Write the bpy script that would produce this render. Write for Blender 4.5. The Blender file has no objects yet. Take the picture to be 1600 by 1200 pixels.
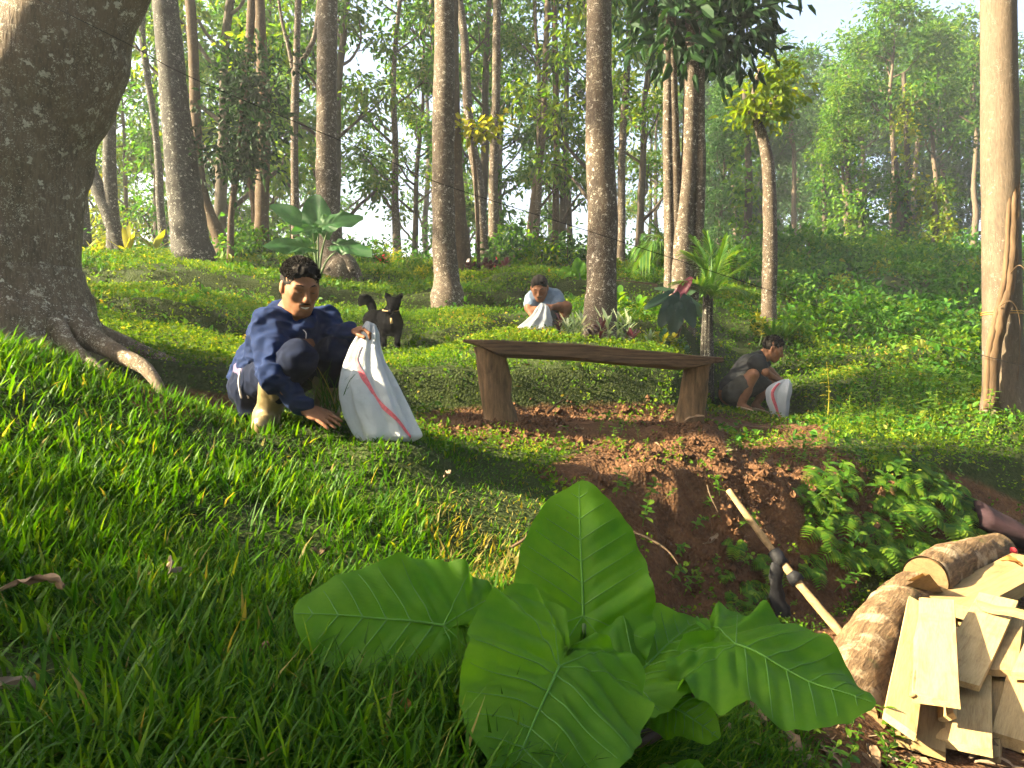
import bpy, math, random
import numpy as np
from mathutils import Vector, Matrix, Euler

# ------------------------------------------------------------------ camera, sky, sun, exposure
scene = bpy.context.scene
COL = scene.collection
F, CX, CY, EYE = 1186.0, 800.0, 600.0, 1.5          # photo focal length / centre in pixels, eye height

cam_d = bpy.data.cameras.new('camera')
cam_d.sensor_width = 36.0
cam_d.lens = 36.0 * F / 1600.0
cam_d.clip_start, cam_d.clip_end = 0.05, 1000.0
cam = bpy.data.objects.new('camera', cam_d)
COL.objects.link(cam)
cam.location = (0, 0, EYE)
cam.rotation_euler = (math.radians(90), 0, 0)
scene.camera = cam

SUN_EL = math.radians(30)
SUN_AZ = math.atan2(-1.0, -0.19)                    # from the left and a little behind the scene
world = bpy.data.worlds.new('World')
scene.world = world
world.use_nodes = True
wn = world.node_tree
wn.nodes.clear()
sky = wn.nodes.new('ShaderNodeTexSky')
sky.sky_type = 'NISHITA'
sky.sun_disc = False
sky.sun_elevation = SUN_EL
sky.sun_rotation = SUN_AZ
sky.air_density = 1.0
sky.dust_density = 5.0
sky.ozone_density = 1.0
bg = wn.nodes.new('ShaderNodeBackground')
bg.inputs['Strength'].default_value = 0.054
wo = wn.nodes.new('ShaderNodeOutputWorld')
wn.links.new(sky.outputs[0], bg.inputs['Color'])
wn.links.new(bg.outputs[0], wo.inputs['Surface'])

sun_d = bpy.data.lights.new('sun', 'SUN')
sun_d.energy = 5.0
sun_d.angle = math.radians(0.6)
sun_d.color = (1.0, 0.85, 0.55)
sun = bpy.data.objects.new('sun', sun_d)
COL.objects.link(sun)
to_sun = Vector((math.sin(SUN_AZ) * math.cos(SUN_EL), math.cos(SUN_AZ) * math.cos(SUN_EL), math.sin(SUN_EL)))
sun.rotation_euler = to_sun.to_track_quat('Z', 'Y').to_euler()
sun.location = (-20, 10, 20)

vs = scene.view_settings
vs.view_transform = 'Standard'
vs.look = 'None'
vs.exposure = 3.32
vs.gamma = 1.0
vs.use_curve_mapping = False
cy = scene.cycles
cy.max_bounces = 5
cy.diffuse_bounces = 3
cy.glossy_bounces = 2
cy.transmission_bounces = 4
cy.volume_bounces = 0
cy.transparent_max_bounces = 4
cy.caustics_reflective = False
cy.caustics_refractive = False

rng = np.random.default_rng(7)
random.seed(7)
R = math.radians

# ------------------------------------------------------------------ helpers
def P(px, py, d):
    """a point of the place, measured on the photo at distance d"""
    return np.array([(px - CX) / F * d, d, EYE - (py - CY) / F * d])

def PZ(px, py, z):
    """the point at height z seen at this spot of the photo (below the horizon)"""
    return P(px, py, (EYE - z) * F / (py - CY))

def nrm(v):
    v = np.asarray(v, float)
    return v / max(np.linalg.norm(v), 1e-9)

def _hash(ix, iy, iz):
    h = (ix * 374761393 + iy * 668265263 + iz * 2147483647 + 1013904223) & 0xffffffff
    h = ((h ^ (h >> 13)) * 1274126177) & 0xffffffff
    return ((h ^ (h >> 16)) & 0xffff) / 65535.0 * 2 - 1

def vn(x, y, z=0.0):
    """value noise, -1..1"""
    x, y, z = np.broadcast_arrays(np.asarray(x, float), np.asarray(y, float), np.asarray(z, float))
    ix, iy, iz = np.floor(x).astype(np.int64), np.floor(y).astype(np.int64), np.floor(z).astype(np.int64)
    fx, fy, fz = x - ix, y - iy, z - iz
    fx, fy, fz = [f * f * (3 - 2 * f) for f in (fx, fy, fz)]
    r = 0
    for a in (0, 1):
        for b in (0, 1):
            for c in (0, 1):
                w = (fx if a else 1 - fx) * (fy if b else 1 - fy) * (fz if c else 1 - fz)
                r = r + w * _hash(ix + a, iy + b, iz + c)
    return r

def fbm(x, y, z=0.0, o=3):
    r, a, f = 0, 1.0, 1.0
    for i in range(o):
        r = r + a * vn(x * f + 17.3 * i, y * f + 5.1 * i, z * f + 9.7 * i)
        a *= .5
        f *= 2.03
    return r

def sstep(a, b, x):
    t = np.clip((x - a) / (b - a), 0, 1)
    return t * t * (3 - 2 * t)

def tag(o, label=None, cat=None, group=None, kind=None):
    if label: o['label'] = label
    if cat: o['category'] = cat
    if group: o['group'] = group
    if kind: o['kind'] = kind
    return o

def empty(name, loc=(0, 0, 0), rz=0.0):
    o = bpy.data.objects.new(name, None)
    COL.objects.link(o)
    o.location = [float(c) for c in loc]
    o.rotation_euler = (0, 0, rz)
    return o

def make_mesh(name, V, faces, mat=None, smooth=True, tint=None, attrs=None):
    """faces: list of index arrays (m,3)/(m,4)"""
    me = bpy.data.meshes.new(name)
    V = np.asarray(V, np.float32)
    faces = [np.asarray(f, np.int32) for f in faces if len(f)]
    me.vertices.add(len(V))
    me.vertices.foreach_set('co', V.ravel())
    loops = np.concatenate([f.ravel() for f in faces])
    sizes = np.concatenate([np.full(len(f), f.shape[1], np.int32) for f in faces])
    starts = np.concatenate([[0], np.cumsum(sizes)[:-1]]).astype(np.int32)
    me.loops.add(len(loops))
    me.loops.foreach_set('vertex_index', loops)
    me.polygons.add(len(sizes))
    me.polygons.foreach_set('loop_start', starts)
    me.polygons.foreach_set('loop_total', sizes)
    me.polygons.foreach_set('use_smooth', np.full(len(sizes), bool(smooth)))
    me.update(calc_edges=True)
    me.validate()
    if tint is not None:
        a = me.attributes.new('tint', 'FLOAT', 'POINT')
        a.data.foreach_set('value', np.asarray(tint, np.float32))
    for k, v in (attrs or {}).items():
        a = me.attributes.new(k, 'FLOAT', 'POINT')
        a.data.foreach_set('value', np.asarray(v, np.float32))
    if mat:
        me.materials.append(mat)
    return me

def obj(name, me, parent=None, loc=None):
    o = bpy.data.objects.new(name, me)
    COL.objects.link(o)
    if parent is not None:
        o.parent = parent
    if loc is not None:
        o.location = [float(c) for c in loc]
    return o

class MB:
    """collects pieces into one mesh"""
    def __init__(s):
        s.V, s.Q, s.T, s.n, s.tint = [], [], [], 0, []
    def add(s, V, quads=None, tris=None, tint=None):
        V = np.asarray(V, float).reshape(-1, 3)
        if quads is not None and len(quads): s.Q.append(np.asarray(quads, np.int64).reshape(-1, 4) + s.n)
        if tris is not None and len(tris): s.T.append(np.asarray(tris, np.int64).reshape(-1, 3) + s.n)
        s.V.append(V)
        s.tint.append(np.full(len(V), .5) if tint is None else np.broadcast_to(tint, (len(V),)))
        s.n += len(V)
        return s
    def mesh(s, name, mat, smooth=True, off=None):
        V = np.concatenate(s.V)
        if off is not None: V = V - np.asarray(off, float)
        return make_mesh(name, V, [np.concatenate(x) for x in (s.Q, s.T) if x], mat, smooth, np.concatenate(s.tint))
    def build(s, name, mat, parent=None, off=None, smooth=True, loc=None):
        return obj(name, s.mesh(name, mat, smooth, off), parent, loc)

def frames(pts):
    pts = np.asarray(pts, float)
    t = np.gradient(pts, axis=0)
    t /= np.maximum(np.linalg.norm(t, axis=1, keepdims=True), 1e-9)
    u = np.cross(t[0], [0.31, 0.2, 0.93] if abs(t[0][2]) < .9 else [0, 1, 0.05])
    U = []
    for k in range(len(pts)):
        u = u - t[k] * np.dot(u, t[k])
        u = u / max(np.linalg.norm(u), 1e-9)
        U.append(u)
    U = np.array(U)
    return t, U, np.cross(t, U)

def spline(ctrl, n):
    """Catmull-Rom through the rows of ctrl"""
    c = np.asarray(ctrl, float)
    m = len(c)
    if m < 3:
        t = np.linspace(0, 1, n)[:, None]
        return c[0] * (1 - t) + c[-1] * t
    e = np.vstack([2 * c[0] - c[1], c, 2 * c[-1] - c[-2]])
    s = np.linspace(0, m - 1, n)
    i = np.minimum(s.astype(int), m - 2)
    t = (s - i)[:, None]
    p0, p1, p2, p3 = e[i], e[i + 1], e[i + 2], e[i + 3]
    return .5 * ((2 * p1) + (-p0 + p2) * t + (2 * p0 - 5 * p1 + 4 * p2 - p3) * t ** 2 + (-p0 + 3 * p1 - 3 * p2 + p3) * t ** 3)

def tube(mb, pts, rad, sides=8, cap=True, rough=0.0, freq=4.0, seed=0.0, squash=1.0, tint=None):
    pts = np.asarray(pts, float)
    rad = np.broadcast_to(np.asarray(rad, float), (len(pts),))
    t, U, W = frames(pts)
    a = np.linspace(0, 2 * np.pi, sides, endpoint=False)
    ring = np.cos(a)[None, :, None] * U[:, None] + squash * np.sin(a)[None, :, None] * W[:, None]
    V = pts[:, None] + ring * rad[:, None, None]
    if rough:
        nz = fbm(V[..., 0] * freq + seed, V[..., 1] * freq, V[..., 2] * freq, 3)
        V = V + ring * (rad[:, None] * rough * nz)[..., None]
    n = len(pts)
    i, j = np.meshgrid(np.arange(n - 1), np.arange(sides), indexing='ij')
    j2 = (j + 1) % sides
    q = np.stack([i * sides + j, i * sides + j2, (i + 1) * sides + j2, (i + 1) * sides + j], -1).reshape(-1, 4)
    V = V.reshape(-1, 3)
    tr = []
    if cap:
        V = np.vstack([V, pts[0], pts[-1]])
        b = n * sides
        for k in range(sides):
            tr.append((b, (k + 1) % sides, k))
            tr.append((b + 1, (n - 1) * sides + k, (n - 1) * sides + (k + 1) % sides))
    mb.add(V, q, tr, tint)
    return mb

# ------------------------------------------------------------------ materials
def new_mat(name):
    m = bpy.data.materials.new(name)
    m.use_nodes = True
    nt = m.node_tree
    nt.nodes.clear()
    return m, nt, nt.nodes, nt.links

def node(nt, typ, **kw):
    n = nt.nodes.new(typ)
    for k, v in kw.items():
        if hasattr(n, k): setattr(n, k, v)
        else: n.inputs[k.replace('_', ' ')].default_value = v
    return n

def ramp(nt, stops, src=None, interp='LINEAR'):
    r = nt.nodes.new('ShaderNodeValToRGB')
    r.color_ramp.interpolation = interp
    el = r.color_ramp.elements
    while len(el) < len(stops): el.new(.5)
    for e, (p, c) in zip(el, stops):
        e.position = p
        e.color = tuple(c) + (1,) if len(c) == 3 else c
    if src is not None: nt.links.new(src, r.inputs[0])
    return r

def noise_tex(nt, scale, detail=4, rough=.55, vec=None, dist=0.0):
    n = nt.nodes.new('ShaderNodeTexNoise')
    n.inputs['Scale'].default_value = scale
    n.inputs['Detail'].default_value = detail
    n.inputs['Roughness'].default_value = rough
    n.inputs['Distortion'].default_value = dist
    if vec is not None: nt.links.new(vec, n.inputs['Vector'])
    return n

def coords(nt, scale=(1, 1, 1), kind='Object'):
    tc = nt.nodes.new('ShaderNodeTexCoord')
    mp = nt.nodes.new('ShaderNodeMapping')
    mp.inputs['Scale'].default_value = scale
    nt.links.new(tc.outputs[kind], mp.inputs['Vector'])
    return mp.outputs[0]

def mixc(nt, fac, a, b, mode='MIX'):
    m = nt.nodes.new('ShaderNodeMix')
    m.data_type = 'RGBA'
    m.blend_type = mode
    for s, v in ((m.inputs[0], fac), (m.inputs[6], a), (m.inputs[7], b)):
        if hasattr(v, 'is_linked') or hasattr(v, 'links'): nt.links.new(v, s)
        elif isinstance(v, (int, float)): s.default_value = v
        else: s.default_value = tuple(v) + (1,) if len(v) == 3 else v
    return m.outputs[2]

def finish(nt, col, rough=.7, bump=None, bstr=.3, bdist=.02, spec=.3, extra=None):
    p = nt.nodes.new('ShaderNodeBsdfPrincipled')
    o = nt.nodes.new('ShaderNodeOutputMaterial')
    if hasattr(col, 'links'): nt.links.new(col, p.inputs['Base Color'])
    else: p.inputs['Base Color'].default_value = tuple(col) + (1,)
    if hasattr(rough, 'links'): nt.links.new(rough, p.inputs['Roughness'])
    else: p.inputs['Roughness'].default_value = rough
    p.inputs['Specular IOR Level'].default_value = spec
    if bump is not None:
        b = nt.nodes.new('ShaderNodeBump')
        b.inputs['Strength'].default_value = bstr
        b.inputs['Distance'].default_value = bdist
        nt.links.new(bump, b.inputs['Height'])
        nt.links.new(b.outputs[0], p.inputs['Normal'])
    nt.links.new(p.outputs[0], o.inputs[0])
    return p, o

def mat_leaf(name, stops, trans=.45, tcol=(1.25, 1.25, .5), rough=.42, spec=.35, inst=True, vein=0.0):
    """thin leaf: gloss + diffuse + light coming through; colour runs over the stops leaf by leaf"""
    m, nt, N, L = new_mat(name)
    at = node(nt, 'ShaderNodeAttribute', attribute_name='tint')
    oi = nt.nodes.new('ShaderNodeObjectInfo')
    ad = node(nt, 'ShaderNodeMath', operation='MULTIPLY_ADD')
    L.new(oi.outputs['Random'], ad.inputs[0])
    ad.inputs[1].default_value = .45 if inst else 0.0
    L.new(at.outputs['Fac'], ad.inputs[2])
    sb = node(nt, 'ShaderNodeMath', operation='SUBTRACT')
    L.new(ad.outputs[0], sb.inputs[0])
    sb.inputs[1].default_value = .22 if inst else 0.0
    r = ramp(nt, stops, sb.outputs[0])
    p = nt.nodes.new('ShaderNodeBsdfPrincipled')
    L.new(r.outputs[0], p.inputs['Base Color'])
    p.inputs['Roughness'].default_value = rough
    p.inputs['Specular IOR Level'].default_value = spec
    t = nt.nodes.new('ShaderNodeBsdfTranslucent')
    tc = mixc(nt, 1.0, r.outputs[0], tcol, 'MULTIPLY')
    L.new(tc, t.inputs['Color'])
    mx = nt.nodes.new('ShaderNodeMixShader')
    mx.inputs[0].default_value = trans
    L.new(p.outputs[0], mx.inputs[1])
    L.new(t.outputs[0], mx.inputs[2])
    o = nt.nodes.new('ShaderNodeOutputMaterial')
    L.new(mx.outputs[0], o.inputs[0])
    return m

def mat_bark(name, dark, mid, lichen=(.55, .55, .47), amount=.5, scale=1.0, moss=None, along=None):
    m, nt, N, L = new_mat(name)
    v = coords(nt)
    vs_ = coords(nt, (1, 1, .22))
    if along is not None:                       # grain runs along a lying log (angle in plan)
        mr_ = nt.nodes.new('ShaderNodeMapping'); mr_.inputs['Rotation'].default_value = (0, 0, -along)
        ms_ = nt.nodes.new('ShaderNodeMapping'); ms_.inputs['Scale'].default_value = (.16, 1, 1)
        L.new(v, mr_.inputs['Vector']); L.new(mr_.outputs[0], ms_.inputs['Vector']); vs_ = ms_.outputs[0]
    n1 = noise_tex(nt, 9 * scale, 6, .65, vs_)
    n2 = noise_tex(nt, 2.3 * scale, 3, .5, v)
    n3 = noise_tex(nt, 60 * scale, 3, .6, vs_)
    c = ramp(nt, [(.28, dark), (.72, mid)], n1.outputs[0]).outputs[0]
    c = mixc(nt, .35, c, ramp(nt, [(.3, [d * .6 for d in dark]), (.7, [q * 1.25 for q in mid])], n3.outputs[0]).outputs[0])
    # pale lichen blotches of two sizes, each with its own ragged edge
    out = c
    for sc, thr in ((13 * scale, .30), (30 * scale, .33)):
        vo = nt.nodes.new('ShaderNodeTexVoronoi')
        vo.inputs['Scale'].default_value = sc
        wv = noise_tex(nt, sc * 2.2, 3, .6, v)
        vv = nt.nodes.new('ShaderNodeMix'); vv.data_type = 'VECTOR'
        vv.inputs[0].default_value = .10
        L.new(v, vv.inputs[4]); L.new(wv.outputs['Color'], vv.inputs[5])
        L.new(vv.outputs[1], vo.inputs['Vector'])
        rv = ramp(nt, [(thr * .75, (1, 1, 1)), (thr, (0, 0, 0))], vo.outputs['Distance'])
        big = ramp(nt, [(.62 - .32 * amount, (0, 0, 0)), (.76 - .25 * amount, (1, 1, 1))],
                   noise_tex(nt, 2.1 * scale + sc * .05, 4, .7, v).outputs[0])
        sel = nt.nodes.new('ShaderNodeSeparateColor')
        L.new(vo.outputs['Color'], sel.inputs[0])
        gt = node(nt, 'ShaderNodeMath', operation='LESS_THAN')
        L.new(sel.outputs[0], gt.inputs[0]); gt.inputs[1].default_value = .35 + .5 * amount
        m1 = node(nt, 'ShaderNodeMath', operation='MULTIPLY'); L.new(rv.outputs[0], m1.inputs[0]); L.new(big.outputs[0], m1.inputs[1])
        m2 = node(nt, 'ShaderNodeMath', operation='MULTIPLY'); L.new(m1.outputs[0], m2.inputs[0]); L.new(gt.outputs[0], m2.inputs[1])
        m3 = node(nt, 'ShaderNodeMath', operation='MULTIPLY'); L.new(m2.outputs[0], m3.inputs[0]); m3.inputs[1].default_value = .8
        out = mixc(nt, m3.outputs[0], out, lichen)
    if moss:
        mm = ramp(nt, [(.5, (0, 0, 0)), (.7, (.8, .8, .8))], n2.outputs[0]).outputs[0]
        out = mixc(nt, mm, out, moss)
    hb = mixc(nt, .5, n1.outputs[0], n3.outputs[0])
    finish(nt, out, .85, hb, .75, .02 / scale, .2)
    return m

def mat_plain(name, col, rough=.6, var=.25, scale=12, bump=.2, bdist=.01, spec=.3, stretch=(1, 1, 1), detail=4):
    m, nt, N, L = new_mat(name)
    v = coords(nt, stretch)
    n = noise_tex(nt, scale, detail, .6, v)
    a = [max(0, c * (1 - var)) for c in col]
    b = [min(1, c * (1 + var)) for c in col]
    c = ramp(nt, [(.3, a), (.7, b)], n.outputs[0]).outputs[0]
    finish(nt, c, rough, n.outputs[0], bump, bdist, spec)
    return m
cy.use_adaptive_sampling = True
cy.adaptive_threshold = 0.03
cy.use_denoising = True
# ------------------------------------------------------------------ terrain: terraced hillside
def zy(d, y): return EYE - (y - CY) / F * d
# each column: (distance, height) of near, bottom, bank foot, lip, bank B foot/top, bank C foot/top, bank D foot/top, hill crest, beyond, far
_cols = {
 -900: [(.3, .85), (1.1, 1.0), (2.0, 1.25), (3.0, 1.8), (3.7, 1.9), (4.2, 1.95), (5.9, 2.1), (6.3, 2.25), (8.2, 2.35), (8.6, 2.5), (13, 3.1), (32, 2.8), (150, -4)],
 -300: [(.3, .8), (1.1, .98), (2.0, 1.2), (3.0, 1.76), (3.8, 1.86), (4.5, 1.98), (6.1, 2.2), (6.5, 2.4), (8.2, 2.55), (8.6, 2.75), (13, 3.6), (32, 3.2), (150, -4)],
 0:    [(.3, .8), (1.1, zy(1.1, 1200)), (2.0, zy(2.0, 830)), (3.1, zy(3.1, 535)), (3.9, zy(3.9, 560)), (4.6, zy(4.6, 505)), (6.2, zy(6.2, 472)), (6.6, zy(6.6, 440)), (8.3, zy(8.3, 430)), (8.7, zy(8.7, 412)), (13, zy(13, 399)), (32, 2.6), (150, -6)],
 250:  [(.3, .8), (1.1, zy(1.1, 1200)), (2.1, zy(2.1, 850)), (3.2, zy(3.2, 618)), (4.1, zy(4.1, 655)), (4.3, zy(4.3, 562)), (6.2, zy(6.2, 517)), (6.6, zy(6.6, 476)), (8.3, zy(8.3, 457)), (8.8, zy(8.8, 430)), (13, zy(13, 402)), (32, 2.4), (150, -6)],
 430:  [(.3, .75), (1.15, zy(1.15, 1200)), (2.2, zy(2.2, 870)), (3.45, zy(3.45, 672)), (4.35, zy(4.35, 655)), (4.55, zy(4.55, 590)), (6.4, zy(6.4, 545)), (6.8, zy(6.8, 512)), (8.5, zy(8.5, 482)), (9.0, zy(9, 455)), (13.5, zy(13.5, 404)), (32, 2.6), (150, -5)],
 640:  [(.3, .7), (1.2, zy(1.2, 1200)), (2.4, zy(2.4, 880)), (3.6, zy(3.6, 692)), (5.1, zy(5.1, 645)), (5.3, zy(5.3, 578)), (6.8, zy(6.8, 550)), (7.2, zy(7.2, 520)), (9.0, zy(9, 490)), (9.5, zy(9.5, 465)), (16, zy(16, 404)), (36, 3.4), (150, -3)],
 850:  [(.3, .6), (1.3, zy(1.3, 1200)), (2.7, zy(2.7, 880)), (3.9, zy(3.9, 728)), (5.4, zy(5.4, 646)), (5.6, zy(5.6, 574)), (7.6, zy(7.6, 527)), (8.0, zy(8, 506)), (10, zy(10, 470)), (10.5, zy(10.5, 450)), (18, zy(18, 404)), (40, 5.5), (150, 4)],
 960:  [(.3, .5), (1.4, zy(1.4, 1200)), (3.1, zy(3.1, 930)), (3.95, zy(3.95, 732)), (5.5, zy(5.5, 645)), (5.7, zy(5.7, 575)), (7.8, zy(7.8, 524)), (8.2, zy(8.2, 506)), (10.5, zy(10.5, 465)), (11, zy(11, 449)), (20, zy(20, 402)), (42, 7.2), (150, 9)],
 1060: [(.3, .35), (1.7, zy(1.7, 1200)), (3.5, zy(3.5, 975)), (4.05, zy(4.05, 736)), (5.6, zy(5.6, 645)), (5.85, zy(5.85, 588)), (8.2, zy(8.2, 522)), (8.6, zy(8.6, 507)), (11, zy(11, 462)), (11.5, zy(11.5, 449)), (22, zy(22, 400)), (44, 8.4), (150, 13)],
 1110: [(.3, .28), (1.85, zy(1.85, 1200)), (3.58, zy(3.58, 980)), (4.15, zy(4.15, 737)), (6.6, zy(6.6, 660)), (7.7, zy(7.7, 632)), (8.7, zy(8.7, 560)), (9.1, zy(9.1, 540)), (11.4, zy(11.4, 475)), (11.9, zy(11.9, 462)), (23.5, zy(23.5, 400)), (44.5, 8.6), (150, 14)],
 1200: [(.3, .2), (2.1, zy(2.1, 1200)), (3.7, zy(3.7, 985)), (4.35, zy(4.35, 738)), (7.4, zy(7.4, 650)), (8.5, zy(8.5, 615)), (9.5, zy(9.5, 570)), (10, zy(10, 545)), (12, zy(12, 492)), (12.6, zy(12.6, 478)), (26, zy(26, 400)), (46, 9.0), (150, 15)],
 1400: [(.3, .1), (2.55, zy(2.55, 1200)), (4.3, zy(4.3, 925)), (5.0, zy(5.0, 728)), (6.8, zy(6.8, 668)), (7.3, zy(7.3, 645)), (9.0, zy(9, 592)), (9.5, zy(9.5, 570)), (13, zy(13, 510)), (13.5, zy(13.5, 495)), (28, zy(28, 398)), (48, 9.4), (150, 16)],
 1600: [(.3, .1), (2.6, zy(2.6, 1200)), (4.9, zy(4.9, 870)), (5.7, zy(5.7, 720)), (6.2, zy(6.2, 655)), (6.8, zy(6.8, 630)), (9.0, zy(9, 592)), (9.5, zy(9.5, 582)), (13, zy(13, 520)), (13.5, zy(13.5, 505)), (30, zy(30, 396)), (50, 9.6), (150, 16)],
 2000: [(.3, .1), (2.6, .15), (5.0, .3), (6.2, .6), (6.8, .85), (7.3, 1.0), (9.0, 1.3), (9.5, 1.45), (13, 2.2), (13.5, 2.35), (30, 6.2), (50, 9.4), (150, 16)],
}
_KP = np.array(sorted(_cols), float)
_KD = np.array([[k[0] for k in _cols[int(p)]] for p in _KP])
_KZ = np.array([[k[1] for k in _cols[int(p)]] for p in _KP])

_lo = _KP <= 1060
for _a in (6, 8):                                    # crisp little terrace walls behind the bench
    _KD[_lo, _a + 1] = _KD[_lo, _a] + .16
def ground_raw(x, y):
    x, y = np.asarray(x, float), np.asarray(y, float)
    wob = vn(x * .55 + 3, y * .55) * .18 * sstep(4.5, 6.5, y) + vn(x * 1.7, y * 1.7) * .07 * sstep(2.5, 4.5, y)
    ye = np.maximum(y, .9)
    px = np.clip(CX + F * x / ye, _KP[0], _KP[-1])
    D = [np.interp(px, _KP, _KD[:, k]) for k in range(_KD.shape[1])]
    Z = [np.interp(px, _KP, _KZ[:, k]) for k in range(_KD.shape[1])]
    yy = y + wob
    z = Z[0].copy() if hasattr(Z[0], 'copy') else np.array(Z[0])
    for k in range(len(D) - 1):
        t = np.clip((yy - D[k]) / (D[k + 1] - D[k]), 0, 1)
        z = z + (Z[k + 1] - Z[k]) * t
    return z, px, D, yy

# trodden spots where someone or something stands: x, y, height, radius
PADS = [(*P(px_, py_, d_), r_) for px_, py_, d_, r_ in
        [(606, 550, 6.75, .42), (590, 545, 7.15, .35), (1160, 645, 7.95, .45), (1182, 644, 8.15, .4), (1224, 664, 7.9, .35), (848, 517, 8.0, .5), (875, 516, 8.1, .35), (836, 518, 7.75, .4),
         (780, 657, 4.66, .3), (1075, 659, 4.8, .3), (412, 675, 3.36, .22), (600, 688, 3.36, .25), (514, 655, 3.56, .2)]]
def pad_w(x, y, k=1.0):
    w = np.zeros(np.shape(x))
    for a, b, c, r in PADS: w = np.maximum(w, np.exp(-((x - a) ** 2 + (y - b) ** 2) / (r * k) ** 2))
    return w

def ground_z(x, y):
    z, px, D, yy = ground_raw(x, y)
    x, y = np.asarray(x, float), np.asarray(y, float)
    far = sstep(6, 16, y)
    z = z + fbm(x * 1.1, y * 1.1, 0, 2) * (.035 + .03 * sstep(4.5, 6, y) + .08 * far) * sstep(1.0, 3, y) + fbm(x * 5, y * 5, 3, 2) * .010
    # broken earth on the open bank face
    bank = sstep(880, 980, px) * (1 - sstep(1330, 1420, px)) * sstep(D[2] - .05, D[2] + .25, yy) * (1 - sstep(D[3] + .02, D[3] + .3, yy))
    z = z + bank * (fbm(x * 6, y * 6, 1, 4) * .065 - .05 * np.abs(vn(x * 14, y * 14, 4)))
    ws, wz = np.full(np.shape(z), 1e-9), 0.0
    for a, b, c, r in PADS:
        w = np.exp(-(((x - a) ** 2 + (y - b) ** 2) / r ** 2) ** 1.5)
        ws = ws + w; wz = wz + w * c
    m = np.clip(ws, 0, 1)
    z = z * (1 - m) + m * wz / ws
    return z

def G(x, y): return float(ground_z(np.array([x]), np.array([y]))[0])
def PG(px, d, dz=0.0):
    x = (px - CX) / F * d
    return np.array([x, d, G(x, d) + dz])

def axis(parts):
    a = [np.linspace(p, q, n, endpoint=False) for p, q, n in parts]
    return np.concatenate(a + [[parts[-1][1]]])
_gx = axis([(-260, -40, 30), (-40, -13, 44), (-13, -4.2, 70), (-4.2, 4.8, 215), (4.8, 14, 72), (14, 44, 46), (44, 260, 30)])
_gy = axis([(-30, -2, 14), (-2, .6, 14), (.6, 6.5, 165), (6.5, 12.5, 78), (12.5, 32, 66), (32, 60, 24), (60, 300, 30)])
XX, YY = np.meshgrid(_gx, _gy)
ZZ = ground_z(XX, YY)
_py = CY - (ZZ - EYE) * F / np.maximum(YY, .6)
_px = CX + F * XX / np.maximum(YY, .6)

def inpoly(px, py, poly, soft=18):
    """soft polygon mask"""
    poly = np.asarray(poly, float)
    inside = np.zeros(px.shape, bool)
    dist = np.full(px.shape, 1e9)
    for (x1, y1), (x2, y2) in zip(poly, np.roll(poly, -1, 0)):
        c = ((y1 > py) != (y2 > py)) & (px < (x2 - x1) * (py - y1) / (y2 - y1 + 1e-9) + x1)
        inside ^= c
        L = (x2 - x1) ** 2 + (y2 - y1) ** 2
        t = np.clip(((px - x1) * (x2 - x1) + (py - y1) * (y2 - y1)) / L, 0, 1)
        dist = np.minimum(dist, np.hypot(px - x1 - t * (x2 - x1), py - y1 - t * (y2 - y1)))
    return sstep(-soft, soft, np.where(inside, dist, -dist))

SOIL = [
 [(640, 655), (720, 640), (1000, 632), (1160, 650), (1300, 662), (1290, 690), (1120, 694), (900, 700), (800, 690), (660, 672)],
 [(850, 735), (930, 695), (1080, 690), (1250, 690), (1340, 720), (1370, 800), (1350, 900), (1290, 985), (1200, 1000), (1010, 985), (985, 900), (940, 820)],
 [(1250, 1010), (1420, 900), (1600, 850), (1750, 900), (1750, 1300), (1150, 1300), (1150, 1120)],
 [(1360, 760), (1460, 730), (1600, 790), (1580, 860), (1420, 900), (1350, 880)],
]
def soil_mask(x, y, z=None):
    x, y = np.asarray(x, float), np.asarray(y, float)
    if z is None: z = ground_z(x, y)
    px = CX + F * x / np.maximum(y, .6)
    py = CY - (z - EYE) * F / np.maximum(y, .6)
    m = np.zeros(px.shape)
    for q in SOIL: m = np.maximum(m, inpoly(px, py, q))
    # bare cut face of the little bank on the left and under the terrace lips
    m = np.maximum(m, .9 * inpoly(px, py, [(130, 575), (300, 612), (385, 620), (395, 650), (250, 655), (190, 620)], 12))
    return m * sstep(.9, 1.4, y) * (1 - sstep(8, 9, y))
soil = soil_mask(XX, YY, ZZ)

def mat_ground():
    m, nt, N, L = new_mat('ground_soil')
    v = coords(nt)
    n1 = noise_tex(nt, 6, 6, .65, v)
    n2 = noise_tex(nt, 45, 5, .7, v)
    n3 = noise_tex(nt, 1.3, 3, .5, v)
    red = ramp(nt, [(.25, (.022, .012, .007)), (.5, (.075, .037, .018)), (.78, (.17, .085, .040))], n1.outputs[0]).outputs[0]
    red = mixc(nt, .45, red, ramp(nt, [(.3, (.016, .009, .006)), (.72, (.16, .082, .042))], n2.outputs[0]).outputs[0])
    litter = ramp(nt, [(.35, (.014, .024, .006)), (.6, (.034, .045, .012)), (.8, (.08, .06, .028))], n2.outputs[0]).outputs[0]
    at = node(nt, 'ShaderNodeAttribute', attribute_name='soil')
    ad = node(nt, 'ShaderNodeMath', operation='MULTIPLY_ADD')
    L.new(n1.outputs[0], ad.inputs[0]); ad.inputs[1].default_value = .8
    L.new(at.outputs['Fac'], ad.inputs[2])
    f = ramp(nt, [(.62, (0, 0, 0)), (.95, (1, 1, 1))], ad.outputs[0]).outputs[0]
    c = mixc(nt, f, litter, red)
    vo = nt.nodes.new('ShaderNodeTexVoronoi'); vo.inputs['Scale'].default_value = 55
    L.new(v, vo.inputs['Vector'])
    h = mixc(nt, .5, n2.outputs[0], vo.outputs['Distance'])
    finish(nt, c, .95, h, .9, .025, .1)
    return m
M = {}
M['ground'] = mat_ground()
ny, nx = XX.shape
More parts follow.
